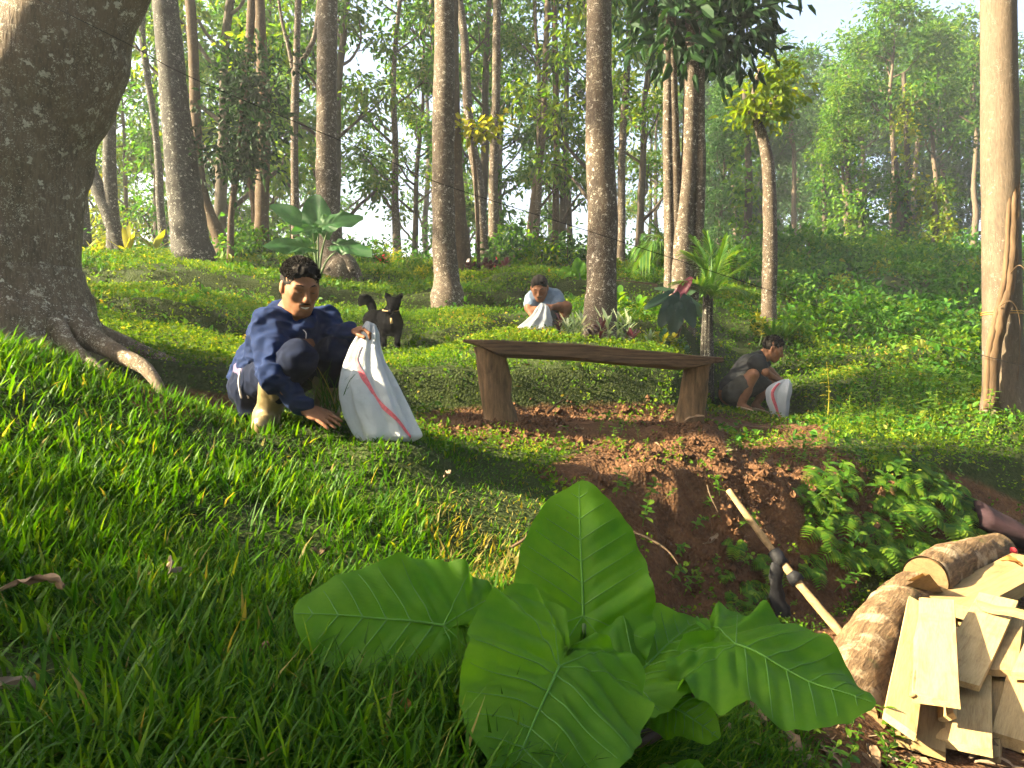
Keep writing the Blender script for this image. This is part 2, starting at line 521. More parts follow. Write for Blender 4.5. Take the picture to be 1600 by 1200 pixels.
_i, _j = np.meshgrid(np.arange(ny - 1), np.arange(nx - 1), indexing='ij')
_q = np.stack([_i * nx + _j, _i * nx + _j + 1, (_i + 1) * nx + _j + 1, (_i + 1) * nx + _j], -1).reshape(-1, 4)
ground = obj('ground', make_mesh('ground', np.stack([XX, YY, ZZ], -1).reshape(-1, 3), [_q], M['ground'], True, None, {'soil': soil.ravel()}))
tag(ground, 'terraced hillside of red earth under grass and creeping plants', 'ground', kind='structure')
# ------------------------------------------------------------------ greenery made of many small faces
def vnorm(a): return a / np.maximum(np.linalg.norm(a, axis=-1, keepdims=True), 1e-9)

def blades(pos, az, length, width, lean, curl, tint, seg=3):
    """many grass blades at once: ribbons that lean, curl over and end in a point"""
    n = len(pos)
    h = np.stack([np.cos(az), np.sin(az), np.zeros(n)], -1)
    s = np.stack([-h[:, 1], h[:, 0], np.zeros(n)], -1)
    p, ang = pos.copy(), lean.copy()
    V = []
    up = np.array([0, 0, 1.0])
    for k in range(seg + 1):
        t = k / seg
        if k < seg:
            w = (width * (1 - t ** 1.7) * (.7 if k == 0 else 1.05) * .5)[:, None]
            V += [p - s * w, p + s * w]
        else:
            V.append(p)
        d = h * np.sin(ang)[:, None] + up * np.cos(ang)[:, None]
        p = p + d * (length / seg)[:, None]
        ang = ang + curl / seg
    V = np.stack(V, 1)
    m = V.shape[1]
    b = (np.arange(n) * m)[:, None]
    q = np.concatenate([b + np.array([2 * k, 2 * k + 1, 2 * k + 3, 2 * k + 2]) for k in range(seg - 1)])
    t_ = b + np.array([m - 3, m - 2, m - 1])
    return V.reshape(-1, 3), q, t_, np.repeat(tint, m)

def leaves(pos, d, up, length, width, tint, fold=.15, droop=.0, big=False):
    """many leaves at once, each folded along its midrib; big ones get a fuller outline"""
    d = vnorm(d); s = vnorm(np.cross(d, up)); n = np.cross(s, d)
    L, W = np.asarray(length)[:, None], np.asarray(width)[:, None]
    m = len(pos)
    tip = pos + d * L - n * L * droop
    if not big:
        l = pos + d * L * .45 + s * W * .5 + n * W * fold
        r = pos + d * L * .45 - s * W * .5 + n * W * fold
        V = np.stack([pos, l, tip, r], 1)
        T = np.array([[0, 2, 1], [0, 3, 2]])
    else:
        l1 = pos + d * L * .25 + s * W * .46 + n * W * fold
        l2 = pos + d * L * .68 + s * W * .36 + n * (W * fold - L * droop * .4)
        r1 = pos + d * L * .25 - s * W * .46 + n * W * fold
        r2 = pos + d * L * .68 - s * W * .36 + n * (W * fold - L * droop * .4)
        V = np.stack([pos, l1, l2, tip, r2, r1], 1)
        T = np.array([[0, 3, 2], [0, 2, 1], [0, 5, 4], [0, 4, 3]])
    k = V.shape[1]
    b = (np.arange(m) * k)[:, None, None]
    return V.reshape(-1, 3), None, (b + T[None]).reshape(-1, 3), np.repeat(tint, k)

M['grass'] = mat_leaf('grass_blade', [(.0, (.010, .048, .003)), (.45, (.045, .125, .004)), (.85, (.125, .205, .008)), (.97, (.20, .17, .05))], .5, (1.4, 1.3, .25), .5, .12, False)
M['cover'] = mat_leaf('creeper_leaf', [(.0, (.014, .052, .004)), (.5, (.065, .140, .006)), (.85, (.165, .215, .010)), (.98, (.26, .19, .04))], .5, (1.45, 1.25, .25), .6, .1, False)
M['under'] = mat_leaf('undergrowth_leaf', [(.0, (.012, .05, .008)), (.5, (.035, .12, .012)), (.9, (.10, .20, .02)), (1, (.18, .20, .03))], .5, (1.35, 1.25, .3), .55, .12, False)

def sample(n, px0, px1, d0, d1, power=1.0):
    u = rng.random(n)
    d = (d0 ** power + u * (d1 ** power - d0 ** power)) ** (1 / power)
    px = rng.uniform(px0, px1, n)
    x = (px - CX) / F * d
    z = ground_z(x, d)
    return x, d, z, px, CY - (z - EYE) * F / d

def tints(n, mean, sd, dry=.03):
    t = np.clip(rng.normal(mean, sd, n), 0, .9)
    t[rng.random(n) < dry] = .98
    return t

def ground_up(x, y, e=.06):
    gx = (ground_z(x + e, y) - ground_z(x - e, y)) / (2 * e)
    gy = (ground_z(x, y + e) - ground_z(x, y - e)) / (2 * e)
    return vnorm(np.stack([-gx, -gy, np.ones_like(gx)], -1))

# long grass on the near mound
_poly_grass = [(-700, 440), (-250, 480), (0, 522), (240, 612), (400, 658), (560, 672), (700, 694), (790, 718), (860, 762), (905, 850), (960, 900), (1010, 985), (1120, 1010), (1260, 1060), (1300, 1400), (-900, 1500)]
x, y, z, px, py = sample(215000, -330, 1330, .7, 4.4, 1.15)
thin = inpoly(px, py, [(660, 790), (840, 770), (850, 935), (700, 930)], 30)
g = inpoly(px, py, _poly_grass, 25) * (1 - .6 * thin)
g *= np.clip(.75 + .7 * fbm(x * 2.2, y * 2.2, 8, 2), .12, 1)
k = rng.random(len(x)) < g
x, y, z, px, py, thin = x[k], y[k], z[k], px[k], py[k], thin[k]
n = len(x)
wide = rng.random(n) < .38
hgt = np.clip(1 + .45 * fbm(x * 1.5, y * 1.5, 2, 2), .45, 1.7) * (1 - .35 * sstep(640, 850, px) * sstep(900, 760, py))
ln = rng.uniform(.045, .115, n) * (1 - .25 * sstep(1.8, 2.8, y)) * hgt * np.where(wide, 1.25, 1)
wd = np.where(wide, rng.uniform(.0075, .0125, n), rng.uniform(.004, .0065, n)) * (1 + .15 * sstep(2, 4, y))
az = rng.uniform(0, 6.283, n) + 1.2 * fbm(x * 3, y * 3, 1, 2)
V, q, t_, tt = blades(np.stack([x, y, z - .012], -1), az, ln, wd, rng.uniform(.1, 1.25, n), rng.uniform(.2, 1.5, n),
                      np.where(rng.random(n) < .5 * thin, .97, tints(n, .38, .2, .02)))
gr = obj('grass', make_mesh('grass', V, [q, t_], M['grass'], True, tt))
tag(gr, 'thick green grass on the near mound', 'grass', kind='stuff')

def cover_layer(name, n, rngs, size, height, dens_fn, mat, label, cat, per=7, big=False, spread=2.2, mean=.42):
    """sprigs of leaves over the ground; leaves grow with the distance scale of the layer"""
    x, y, z, px, py = sample(n // per, *rngs)
    k = rng.random(len(x)) < dens_fn(x, y, z, px, py)
    x, y, z = x[k], y[k], z[k]
    st_ = rng.random(len(x)) < .35 + .65 * sstep(.45, .8, ground_up(x, y)[:, 2])
    x, y, z = x[st_], y[st_], z[st_]
    s = size(y) * np.clip(rng.normal(1, .22, len(x)), .5, 1.7)
    h = height(x, y) * (1 - .8 * pad_w(x, y, 1.35))
    up = ground_up(x, y)
    m = len(x)
    pt = rng.normal(0, 1, m) * .10 + .20 * fbm(x * .7 + 9, y * .9, 2, 3)
    rep = lambda a: np.repeat(a, per, 0)
    X, Y, S, H, U = rep(x), rep(y), rep(s), rep(h), rep(up)
    N = len(X)
    hh = rng.random(N) ** .8 * H
    off = rng.normal(0, 1, (N, 3)) * (S * spread)[:, None] * .5
    off -= U * np.sum(off * U, 1, keepdims=True)
    X, Y = X + off[:, 0], Y + off[:, 1]
    pos = np.stack([X, Y, ground_z(X, Y)], -1) + U * hh[:, None]
    d = rng.normal(0, 1, (N, 3)) + U * .35 * rng.normal(.6, 1, N)[:, None]
    upl = U + rng.normal(0, .5, (N, 3)) + np.array([-.15, -.2, .1])
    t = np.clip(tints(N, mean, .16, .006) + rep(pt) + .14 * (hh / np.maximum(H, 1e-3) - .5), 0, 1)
    L = S * rng.uniform(.65, 1.25, N)
    V, q, T, tt = leaves(pos, d, upl, L, L * rng.uniform(.5, .75, N), t, .18, .12, big)
    o = obj(name, make_mesh(name, V, [T], mat, False, tt))
    return tag(o, label, cat, kind='stuff')

def dens_cover(x, y, z, px, py):
    s = soil_mask(x, y, z)
    front = inpoly(px, py, _poly_grass, 20)
    return np.clip(.85 + .8 * fbm(x * 1.3, y * 1.3, 5, 3), .18, 1) * (1 - s * np.clip(.97 - .4 * fbm(x * 3, y * 3, 2, 2), .55, .97)) * (1 - .985 * front) * (1 - .85 * pad_w(x, y, .75))
cover_layer('creeping_ground_cover', 430000, (-380, 1950, 3.3, 15, 1.15), lambda y: .021 + .0028 * np.maximum(y - 4, 0),
            lambda x, y: (.05 + .05 * np.clip(fbm(x * 1.1, y * 1.1, 4, 2) + .3, 0, 1.5)) * (1 + .08 * np.maximum(y - 5, 0)), dens_cover, M['cover'],
            'low creeping leafy ground cover on the terraces', 'ground cover')

def dens_under(x, y, z, px, py):
    w = np.interp(px, [-500, 300, 640, 900, 1100, 1250, 1600], [.35, .35, .35, .4, .7, 1, 1])
    near = np.interp(px, [-500, 640, 1000, 1200, 1400, 1600], [11.5, 12, 12, 9.5, 8, 6.8])
    return w * sstep(near - 1.0, near + 3, y) * np.clip(.75 + .9 * fbm(x * .5, y * .5, 6, 2), .1, 1)
cover_layer('undergrowth', 190000, (-450, 2050, 7.5, 46, 1.15), lambda y: .075 + .0045 * np.maximum(y - 9, 0),
            lambda x, y: .12 + .55 * np.clip(fbm(x * .45, y * .45, 4, 3) + .25, 0, 1.5) * (1 + .03 * np.maximum(y - 9, 0)), dens_under, M['under'],
            'leafy tangled undergrowth covering the upper slope', 'undergrowth', 8, True, 2.4)

def dens_broad(x, y, z, px, py):
    return dens_cover(x, y, z, px, py) * sstep(.05, .35, fbm(x * .8 + 4, y * .8, 11, 3)) * sstep(4.4, 5.2, y)
cover_layer('broad_leaved_weeds', 42000, (-380, 1950, 4.2, 13, 1.1), lambda y: .040 + .003 * np.maximum(y - 4, 0), lambda x, y: .10 + .10 * np.clip(fbm(x * 1.4, y * 1.4, 14, 2), 0, 1),
            dens_broad, M['under'], 'broad-leaved weeds mixed into the ground cover', 'weeds', 6, True, 2.6, .5)
# ------------------------------------------------------------------ trees
M['bark_big'] = mat_bark('bark_big_lichen', (.040, .028, .019), (.165, .118, .078), (.46, .41, .33), .84, 1.3)
M['bark_grey'] = mat_bark('bark_grey_lichen', (.020, .014, .010), (.070, .050, .034), (.36, .33, .28), .82, 1.5)
M['bark_dark'] = mat_bark('bark_dark_lichen', (.011, .010, .008), (.036, .031, .025), (.33, .32, .28), .72, 1.4)
M['bark_brown'] = mat_bark('bark_brown', (.026, .016, .009), (.078, .050, .028), (.22, .19, .15), .5, 1.4)
M['bark_pale'] = mat_bark('bark_pale', (.055, .040, .029), (.115, .086, .060), (.26, .23, .19), .45, 1.5)
M['bark_far'] = mat_bark('bark_far', (.022, .017, .012), (.070, .055, .040), (.2, .18, .15), .4, .6)
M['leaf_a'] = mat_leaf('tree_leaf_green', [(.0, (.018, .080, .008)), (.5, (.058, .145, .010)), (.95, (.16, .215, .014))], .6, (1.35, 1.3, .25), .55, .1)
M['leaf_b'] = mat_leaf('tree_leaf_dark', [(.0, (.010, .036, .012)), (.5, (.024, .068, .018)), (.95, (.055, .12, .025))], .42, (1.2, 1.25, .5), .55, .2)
M['leaf_dark_shade'] = mat_leaf('tree_leaf_dark_shade', [(.0, (.007, .022, .010)), (.5, (.014, .042, .015)), (.95, (.03, .075, .02))], .3, (1.2, 1.2, .5), .6, .12)  # dark sapling leaves; on the clump crown the colour stands for backlit shade
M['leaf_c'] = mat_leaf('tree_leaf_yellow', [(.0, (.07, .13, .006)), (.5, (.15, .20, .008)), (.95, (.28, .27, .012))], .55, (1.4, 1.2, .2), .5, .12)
M['leaf_d'] = mat_leaf('tree_leaf_fresh', [(.0, (.016, .070, .010)), (.5, (.05, .135, .014)), (.95, (.13, .20, .02))], .55, (1.35, 1.25, .3), .5, .12)

def crown_leaves(centers, per, spread, leaf, mat, flat=.75, mean=.45, ratio=.5, name='crown', droop=.2):
    """leaves in clumps about the given twig ends"""
    c = np.repeat(np.asarray(centers, float), per, 0)
    n = len(c)
    off = rng.normal(0, 1, (n, 3)) * spread
    off[:, 2] *= flat
    pos = c + off
    cen = np.mean(centers, 0)
    out = vnorm(off + 0.25 * vnorm(pos - cen) * spread)
    d = out + rng.normal(0, .6, (n, 3)) + np.array([0, 0, -.25])
    up = rng.normal(0, .55, (n, 3)) + np.array([0, 0, 1.0])
    L = leaf * rng.uniform(.6, 1.3, n)
    pt = np.repeat(rng.normal(0, .13, len(centers)), per)
    t = np.clip(rng.normal(mean, .15, n) + pt, 0, .95)
    V, q, T, tt = leaves(pos, d, up, L, L * rng.uniform(ratio * .8, ratio * 1.2, n), t, .12, droop, True)
    return make_mesh(name, V, [T], mat, False, tt)

def limb(mb, p, d, length, r, n=6, bend=.25, sides=6, up=.15):
    """a wandering tapered branch; returns its points"""
    pts = [np.array(p, float)]
    d = nrm(d)
    for k in range(n):
        d = nrm(d + rng.normal(0, bend, 3) * .5 + np.array([0, 0, up]))
        pts.append(pts[-1] + d * length / n)
    pts = np.array(pts)
    tube(mb, spline(pts, n * 2 + 1), np.linspace(r, r * .3, n * 2 + 1), sides, False)
    return pts

def tree_variant(h, r, c0, rad, nl, per, leaf, mat, bark, lean=.3, spread=.42, sub=3, mean=.45, ratio=.5, top=1.0):
    """a whole tree: tapered wandering trunk, limbs with twigs, leaf clumps at the twig ends"""
    mb = MB()
    m = 9
    sw = np.cumsum(rng.normal(0, .05 * h / m, (m + 1, 2)), 0)
    sw -= sw[0]
    ctrl = np.array([[sw[k, 0] + lean * h * .1 * (k / m) ** 1.5, sw[k, 1], -.5 + (h * .97 + .5) * k / m] for k in range(m + 1)])
    pts = spline(ctrl, 34)
    t = np.linspace(0, 1, 34)
    rr = r * (1.0 - .8 * t) * (1 + .5 * np.exp(-t * 18))
    tube(mb, pts, rr, 9, False, .10, 3.0 / max(r * 6, .5), rng.random() * 50)
    cen = []
    for k in range(nl):
        f = c0 + (1 - c0) * (k + rng.random() * .8) / nl
        i = min(int(f * 33), 32)
        a = rng.uniform(0, 6.283)
        e = rng.uniform(.1, .9)
        prof = rad * (1.0 - .55 * ((f - c0) / (1 - c0)) ** 2 * top) * rng.uniform(.55, 1.15)
        q = limb(mb, pts[i], [math.cos(a), math.sin(a), e], prof, rr[i] * .5, 6, .35)
        cen += [q[-1], q[-2] + rng.normal(0, .12, 3)]
        for s_ in range(sub):
            j = rng.integers(2, 6)
            a2 = a + rng.normal(0, .9)
            q2 = limb(mb, q[j], [math.cos(a2), math.sin(a2), rng.uniform(-.1, .8)], prof * rng.uniform(.35, .6), rr[i] * .22, 4, .4, 4)
            cen += [q2[-1], q2[-2]]
    cen.append(pts[-1])
    return mb.mesh('trunk', M[bark]), crown_leaves(cen, per, spread, leaf, M[mat], .7, mean, ratio)

def place_tree(var, loc, rz, s, label, group, name='tree'):
    e = empty(name, loc, rz)
    e.scale = (s, s, s)
    for part, me in zip(('trunk', 'crown'), var):
        obj(part, me, e)
    return tag(e, label, 'tree', group)

def main_tree(label, d, ctrl, bark, top=12.0, crown=None, limbs=(), roots=(), sides=16, group=None, rough=.07, depth=None, name='tree', bury=.35, rfreq=5.0):
    """a tree measured on the photo: ctrl = (px, py, half width in px) from the base up"""
    c = [np.append(P(a, b, d if depth is None else depth(b)), w / F * d) for a, b, w in ctrl]
    base = c[0][:3].copy()
    gz = G(base[0], base[1])
    base[2] = gz
    c.insert(0, np.append(c[0][:3] + nrm(c[0][:3] - c[1][:3]) * .05 - np.array([0, 0, bury]), c[0][3] * 1.15))
    t = nrm(c[-1][:3] - c[-2][:3])
    p, r = c[-1][:3].copy(), c[-1][3]
    k = 0
    while p[2] < base[2] + top and top > 0:
        t = nrm(t + np.array([0, 0, .10]) + rng.normal(0, .03, 3))
        p = p + t * 1.3
        r *= .9
        c.append(np.append(p, r))
    c = np.array(c)
    n = max(24, int(len(c) * 7))
    s = spline(c, n)
    e = empty(name, base)
    mb = MB()
    tube(mb, s[:, :3] - base, s[:, 3], sides, True, rough, rfreq, rng.random() * 40)
    for rt in roots:
        q = spline(np.array([np.append(P(a, b, dd) - base, w / F * dd) for a, b, dd, w in rt]), 22)
        tube(mb, q[:, :3], q[:, 3], 10, True, .12, 9, 3)
    for lb in limbs:
        q = spline(np.array([np.append(P(a, b, d) - base, w / F * d) for a, b, w in lb]), 22)
        tube(mb, q[:, :3], q[:, 3], 9, False, .06, 6, 5)
    cen = []
    if crown:
        n_l, rad, per, leaf, mat, spread = crown
        m = len(s)
        zt = s[:, 2]
        i0 = np.searchsorted(zt, base[2] + top * .6)
        for q_ in range(n_l):
            i = int(min(m - 1, i0 + (m - i0) * (q_ + .3) / n_l))
            a = rng.uniform(0, 6.283)
            q = limb(mb, s[i, :3] - base, [math.cos(a), math.sin(a), rng.uniform(.1, .8)], rad * rng.uniform(.6, 1.1), s[i, 3] * .45, 6, .3)
            cen += [q[-1], q[-2], q[-3]]
    mb.build('trunk', M[bark], e)
    if cen:
        obj('crown', crown_leaves(cen, per, spread, leaf, M[mat]), e)
    return tag(e, label, 'tree', group)

HI = (8, 2.6, 22, .20, 'leaf_a', .55)      # crowns far above the frame
# the big leaning tree on the left, with its roots
big = main_tree('huge lichen-spotted tree leaning right at the left edge', 4.25,
          [(14, 580, 150), (11, 540, 140), (8, 505, 131), (5, 470, 122), (2, 440, 116), (1, 416, 112), (4, 315, 110), (24, 210, 111), (42, 164, 110), (70, 115, 106), (100, 52, 100), (130, 0, 84), (185, -110, 78), (250, -300, 70)],
          'bark_big', 11.5, (9, 3.0, 26, .2, 'leaf_a', .6), sides=40, rough=.05, rfreq=6,
          roots=[[(60, 450, 4.25, 45), (105, 495, 4.2, 30), (140, 527, 4.12, 20), (190, 556, 4.02, 14), (228, 576, 3.95, 11), (250, 608, 3.88, 8), (262, 640, 3.85, 6)],
                 [(55, 475, 4.15, 38), (92, 522, 4.02, 17), (130, 556, 3.95, 9), (158, 580, 3.9, 6), (172, 603, 3.85, 4)],
                 [(60, 455, 4.35, 48), (110, 500, 4.4, 30), (170, 530, 4.45, 17), (240, 556, 4.5, 11), (320, 585, 4.5, 6), (360, 612, 4.45, 4)]])
main_tree('dark lichen-flecked trunk leaning left behind the big tree', 11, [(302, 402, 34), (298, 380, 30), (293, 340, 27), (283, 250, 24), (272, 150, 21), (262, 50, 20), (255, -20, 19)], 'bark_dark', 13, HI)
main_tree('thin brown trunk curving beside the dark leaning trunk', 12, [(347, 388, 11), (338, 360, 10), (312, 280, 9), (303, 105, 8), (297, 0, 8)], 'bark_brown', 12, HI, sides=10)
main_tree('slim dark trunk right of the big tree, wavering upward', 15, [(255, 376, 7), (250, 320, 6), (248, 262, 5.5), (241, 192, 5), (228, 105, 5), (222, 52, 5), (222, -10, 4)], 'bark_dark', 12, HI, sides=9)
main_tree('dark forked trunk just right of the big tree', 12, [(180, 394, 13), (176, 340, 10), (171, 262, 10), (172, 140, 8), (168, 50, 7), (166, -10, 7)], 'bark_dark', 12, HI, sides=10,
          limbs=[[(190, 395, 13), (172, 340, 12), (154, 297, 11), (133, 245, 9), (118, 190, 7), (100, 120, 5)], [(172, 150, 5), (190, 90, 4), (202, 30, 3), (206, -20, 3)]])
main_tree('short dark trunk half hidden by the big tree', 12.5, [(131, 398, 14), (127, 340, 12), (121, 260, 11), (112, 150, 9), (105, 20, 8)], 'bark_dark', 11, HI, sides=10)
main_tree('pale brown twin trunk behind the dark leafy sapling', 13, [(409, 384, 12), (409, 330, 11), (410, 280, 11), (413, 190, 10), (408, 70, 9), (406, 0, 8)], 'bark_brown', 12, HI, sides=10,
          limbs=[[(400, 385, 7), (396, 320, 5), (385, 250, 5), (386, 120, 5), (391, 40, 7), (395, -20, 7)]])
main_tree('slim trunk with a wide fork left of the taro', 14, [(462, 385, 7), (460, 250, 6), (461, 150, 6), (463, 105, 5.5), (466, 0, 5)], 'bark_grey', 11, HI, sides=9,
          limbs=[[(461, 110, 5), (478, 85, 4.5), (492, 55, 4), (499, 0, 3.5), (503, -60, 3)], [(461, 130, 4), (452, 80, 3), (440, 30, 2.6), (432, -30, 2)]])
main_tree('thick grey trunk with spreading root base behind the taro', 10.5, [(528, 424, 36), (522, 405, 26), (514, 370, 20), (511, 300, 17), (510, 230, 16), (511, 120, 15.5), (512, 0, 15)], 'bark_grey', 13, HI, sides=18,
          roots=[[(532, 400, 10.4, 10), (545, 412, 10.3, 8), (552, 424, 10.2, 5)], [(520, 398, 10.4, 9), (516, 415, 10.3, 7), (512, 425, 10.2, 5)]])
main_tree('grey lichen-spotted trunk in the middle behind the dog', 9.4, [(700, 462, 27), (698, 440, 21), (695, 400, 19), (693, 350, 18), (692, 260, 17.5), (694, 150, 17), (694, 0, 15)], 'bark_grey', 14, HI, sides=18)
main_tree('brown shadowed trunk close behind the middle trunk', 12, [(718, 398, 18), (715, 350, 15), (711, 260, 12), (708, 150, 10), (707, 0, 9)], 'bark_brown', 12, HI, sides=12)
main_tree('slender curving trunk right of the middle trunk', 14, [(757, 418, 11), (752, 350, 9), (747, 282, 8.5), (736, 217, 8), (730, 152, 7), (726, 65, 6.5), (717, -10, 6)], 'bark_grey', 12, HI, sides=10)
main_tree('straight slim grey trunk left of the squatting man at the back', 15, [(772, 402, 9), (771, 330, 8), (771, 260, 7), (775, 152, 6.5), (777, -10, 6)], 'bark_grey', 12, HI, sides=10)
main_tree('thin pale trunk leaning right above the man at the back', 18, [(826, 398, 7), (828, 370, 6.5), (836, 303, 6), (847, 217, 5.5), (853, 87, 5), (856, -10, 4.5)], 'bark_pale', 12, HI, sides=9)
main_tree('thin straight pale trunk above the man at the back', 18, [(868, 392, 6), (869, 300, 5.5), (870, 217, 5), (868, 108, 5), (866, -10, 4)], 'bark_brown', 12, HI, sides=9)
main_tree('thick sunlit lichen-blotched trunk behind the bench', 7.5, [(938, 536, 34), (938, 500, 28), (938, 470, 25), (940, 420, 23.5), (942, 330, 24), (938, 260, 22.5), (936, 130, 20.5), (936, 0, 19)], 'bark_grey', 14, HI, sides=22)
main_tree('thin bare trunk just right of the blotched trunk', 16, [(970, 432, 7), (971, 330, 6.5), (972, 238, 6), (981, 87, 5), (986, -10, 5)], 'bark_grey', 11, HI, sides=9)
clump = main_tree('clump of four close trunks under a dark crown, palms at its foot', 9.0, [(1060, 500, 27), (1062, 470, 22), (1065, 433, 19), (1068, 368, 16), (1076, 260, 12.5), (1080, 130, 11.5), (1083, 0, 11)], 'bark_grey', 10, None, sides=16,
          limbs=[[(1044, 480, 9), (1046, 420, 8.5), (1045, 340, 8), (1043, 217, 7.5), (1043, 87, 7), (1040, -60, 6)],
                 [(1062, 440, 9), (1057, 347, 8.5), (1054, 217, 8), (1050, 87, 7), (1050, -60, 6)],
                 [(1080, 470, 11), (1090, 380, 9), (1094, 260, 8.5), (1093, 130, 8), (1098, -60, 7)],
                 [(1048, 60, 5), (1030, 20, 4), (1010, 0, 3)], [(1090, 40, 5), (1130, 10, 4), (1165, 5, 3)]])
# its drooping crown, backlit shade put into the leaf colour, hangs into the frame
_cen = np.array([P(a + rng.normal(0, 8), b + rng.normal(0, 8), 9 + rng.normal(0, .55)) for a, b in
        [(1010, -10), (1030, 20), (1060, 45), (1085, 15), (1110, 45), (1135, 65), (1150, 25), (1125, 0), (1160, 55), (1095, 70), (1050, -30), (1000, -40), (1170, -10), (1100, -50), (1040, -80), (1150, -60), (1075, -100), (1120, -110), (990, -80), (1180, -70), (1060, 5), (1140, 40), (1020, -60)]])
obj('crown', crown_leaves(_cen - np.array(clump.location), 85, .23, .19, M['leaf_dark_shade'], .8, .4, .42, droop=.35), clump)
twig = MB()
yel = main_tree('slim crooked grey trunk with a bright yellow-green crown', 11, [(1200, 502, 14), (1201, 480, 12), (1203, 400, 11.5), (1203, 330, 10.5), (1200, 260, 9.5), (1191, 213, 8.5), (1181, 186, 7)], 'bark_grey', 0, None, sides=12,
          limbs=[[(1182, 190, 6), (1176, 165, 5), (1180, 135, 4), (1188, 105, 3)], [(1186, 200, 5), (1205, 165, 4), (1222, 135, 3)], [(1183, 185, 4), (1170, 175, 3), (1160, 172, 2)]])
_cen = np.array([P(a, b, 11 + rng.normal(0, .3)) for a, b in [(1172, 172), (1180, 150), (1190, 125), (1200, 105), (1212, 140), (1225, 120), (1205, 165), (1222, 160), (1236, 140), (1195, 185), (1180, 178), (1215, 108), (1165, 178)]])
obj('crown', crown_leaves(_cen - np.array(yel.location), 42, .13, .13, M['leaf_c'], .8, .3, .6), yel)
rt = main_tree('pale smooth straight trunk with a vine at the right edge', 6.5, [(1569, 640, 33), (1568, 600, 29), (1566, 500, 27.5), (1564, 350, 26.5), (1562, 200, 26), (1560, 0, 25)], 'bark_pale', 14, (9, 2.6, 24, .2, 'leaf_d', .55), sides=22, rough=.03)
# woody vine twisting up the pale trunk
vine = MB()
for o_, w_ in ((0, 9), (6, 6), (-7, 5)):
    q = spline(np.array([np.append(P(a + o_, b, dd), w / F * 6.4) for a, b, dd, w in [(1548, 640, 6.33, w_), (1551, 560, 6.31, w_), (1562, 500, 6.29, w_), (1574, 450, 6.30, w_ * .9), (1580, 400, 6.32, w_ * .8), (1583, 330, 6.36, w_ * .6), (1586, 240, 6.42, w_ * .35)]]), 40)
    tube(vine, q[:, :3], q[:, 3], 7, True, .25, 14, o_)
for pts in ([(1576, 430, 6.3), (1590, 415, 6.2), (1600, 420, 6.15), (1606, 440, 6.2)], [(1560, 480, 6.25), (1578, 470, 6.2), (1590, 485, 6.22), (1594, 520, 6.3), (1590, 600, 6.35)]):
    q = spline(np.array([P(*p) for p in pts]), 16)
    tube(vine, q, .0035, 5, False)
vo_ = vine.build('woody_vine', mat_plain('vine_bark', (.085, .052, .028), .85, .4, 14, .5, .02, .2, (1, 1, .3)))
tag(vo_, 'brown woody vine twisting up the pale trunk at the right edge', 'vine')
string = MB()
for yy_ in (488, 491.5):
    a = np.linspace(0, 6.283, 22)
    c_ = P(1566, yy_, 6.5)
    tube(string, np.stack([c_[0] + .158 * np.cos(a), c_[1] + .158 * np.sin(a), c_[2] + 0 * a], -1), .0035, 5, False)
tag(string.build('string', mat_plain('yellow_string', (.45, .25, .05), .6)), 'yellow string tied round the pale trunk at the right edge', 'string')

# dark leafy sapling at upper left, bright sprig in the middle
sap = main_tree('dark bushy sapling among the trunks at upper left', 11.5, [(360, 398, 6), (362, 330, 5), (372, 240, 4.5), (378, 150, 3.5), (380, 95, 2.5)], 'bark_brown', 0, None, sides=8)
_cen = []
for k in range(42):
    a, b = rng.normal(378, 27), rng.uniform(75, 265)
    _cen.append(P(a, b, 11.4 + rng.normal(0, .25)))
obj('crown', crown_leaves(np.array(_cen) - np.array(sap.location), 58, .17, .105, M['leaf_dark_shade'], .9, .45, .5), sap)
spr = main_tree('thin sapling with a sunlit yellow-green sprig in the middle', 12, [(748, 415, 3), (746, 330, 3), (742, 260, 2.6), (738, 225, 2.2), (735, 205, 2)], 'bark_brown', 0, None, sides=7,
          limbs=[[(738, 225, 2), (752, 210, 1.6), (770, 195, 1)]])
_cen = np.array([P(a, b, 12 + rng.normal(0, .15)) for a, b in [(725, 197), (735, 190), (745, 200), (757, 205), (770, 198), (780, 184), (750, 215), (740, 208)]])
obj('crown', crown_leaves(_cen - np.array(spr.location), 18, .11, .13, M['leaf_c'], .6, .55, .7), spr)

# the forest behind: a few kinds, copied tree by tree
VAR = [tree_variant(13, .15, .16, 2.6, 16, 36, .20, 'leaf_a', 'bark_far', .5, .27, 2),
       tree_variant(15, .17, .28, 2.4, 15, 38, .20, 'leaf_a', 'bark_far', -.4, .28, 2),
       tree_variant(12, .12, .10, 2.2, 15, 33, .19, 'leaf_d', 'bark_far', .2, .26, 2),
       tree_variant(14, .14, .20, 2.7, 14, 32, .20, 'leaf_d', 'bark_grey', .6, .30, 2),
       tree_variant(11, .10, .08, 2.0, 15, 28, .18, 'leaf_c', 'bark_far', -.5, .26, 2),
       tree_variant(15, .22, .46, 3.2, 15, 36, .30, 'leaf_d', 'bark_pale', .3, .44, 3, .5),
       tree_variant(13, .20, .10, 3.2, 20, 38, .29, 'leaf_b', 'bark_far', -.3, .46, 4, .5),
       tree_variant(16, .24, .50, 3.5, 15, 38, .31, 'leaf_d', 'bark_pale', .2, .46, 3, .55)]
_GL = 'trees of the forest behind the clearing'
_GR = 'trees of the dense forest edge on the right'
_LOOK = ['slender green-leaved tree leaning slightly', 'tall thin tree with a high green crown', 'young fresh-green tree leafy to the ground', 'lichen-flecked tree with spreading crown', 'thin tree with yellow-lit leaves',
         'broad pale-trunked tree', 'dense dark-leaved tree', 'tall pale-trunked tree']
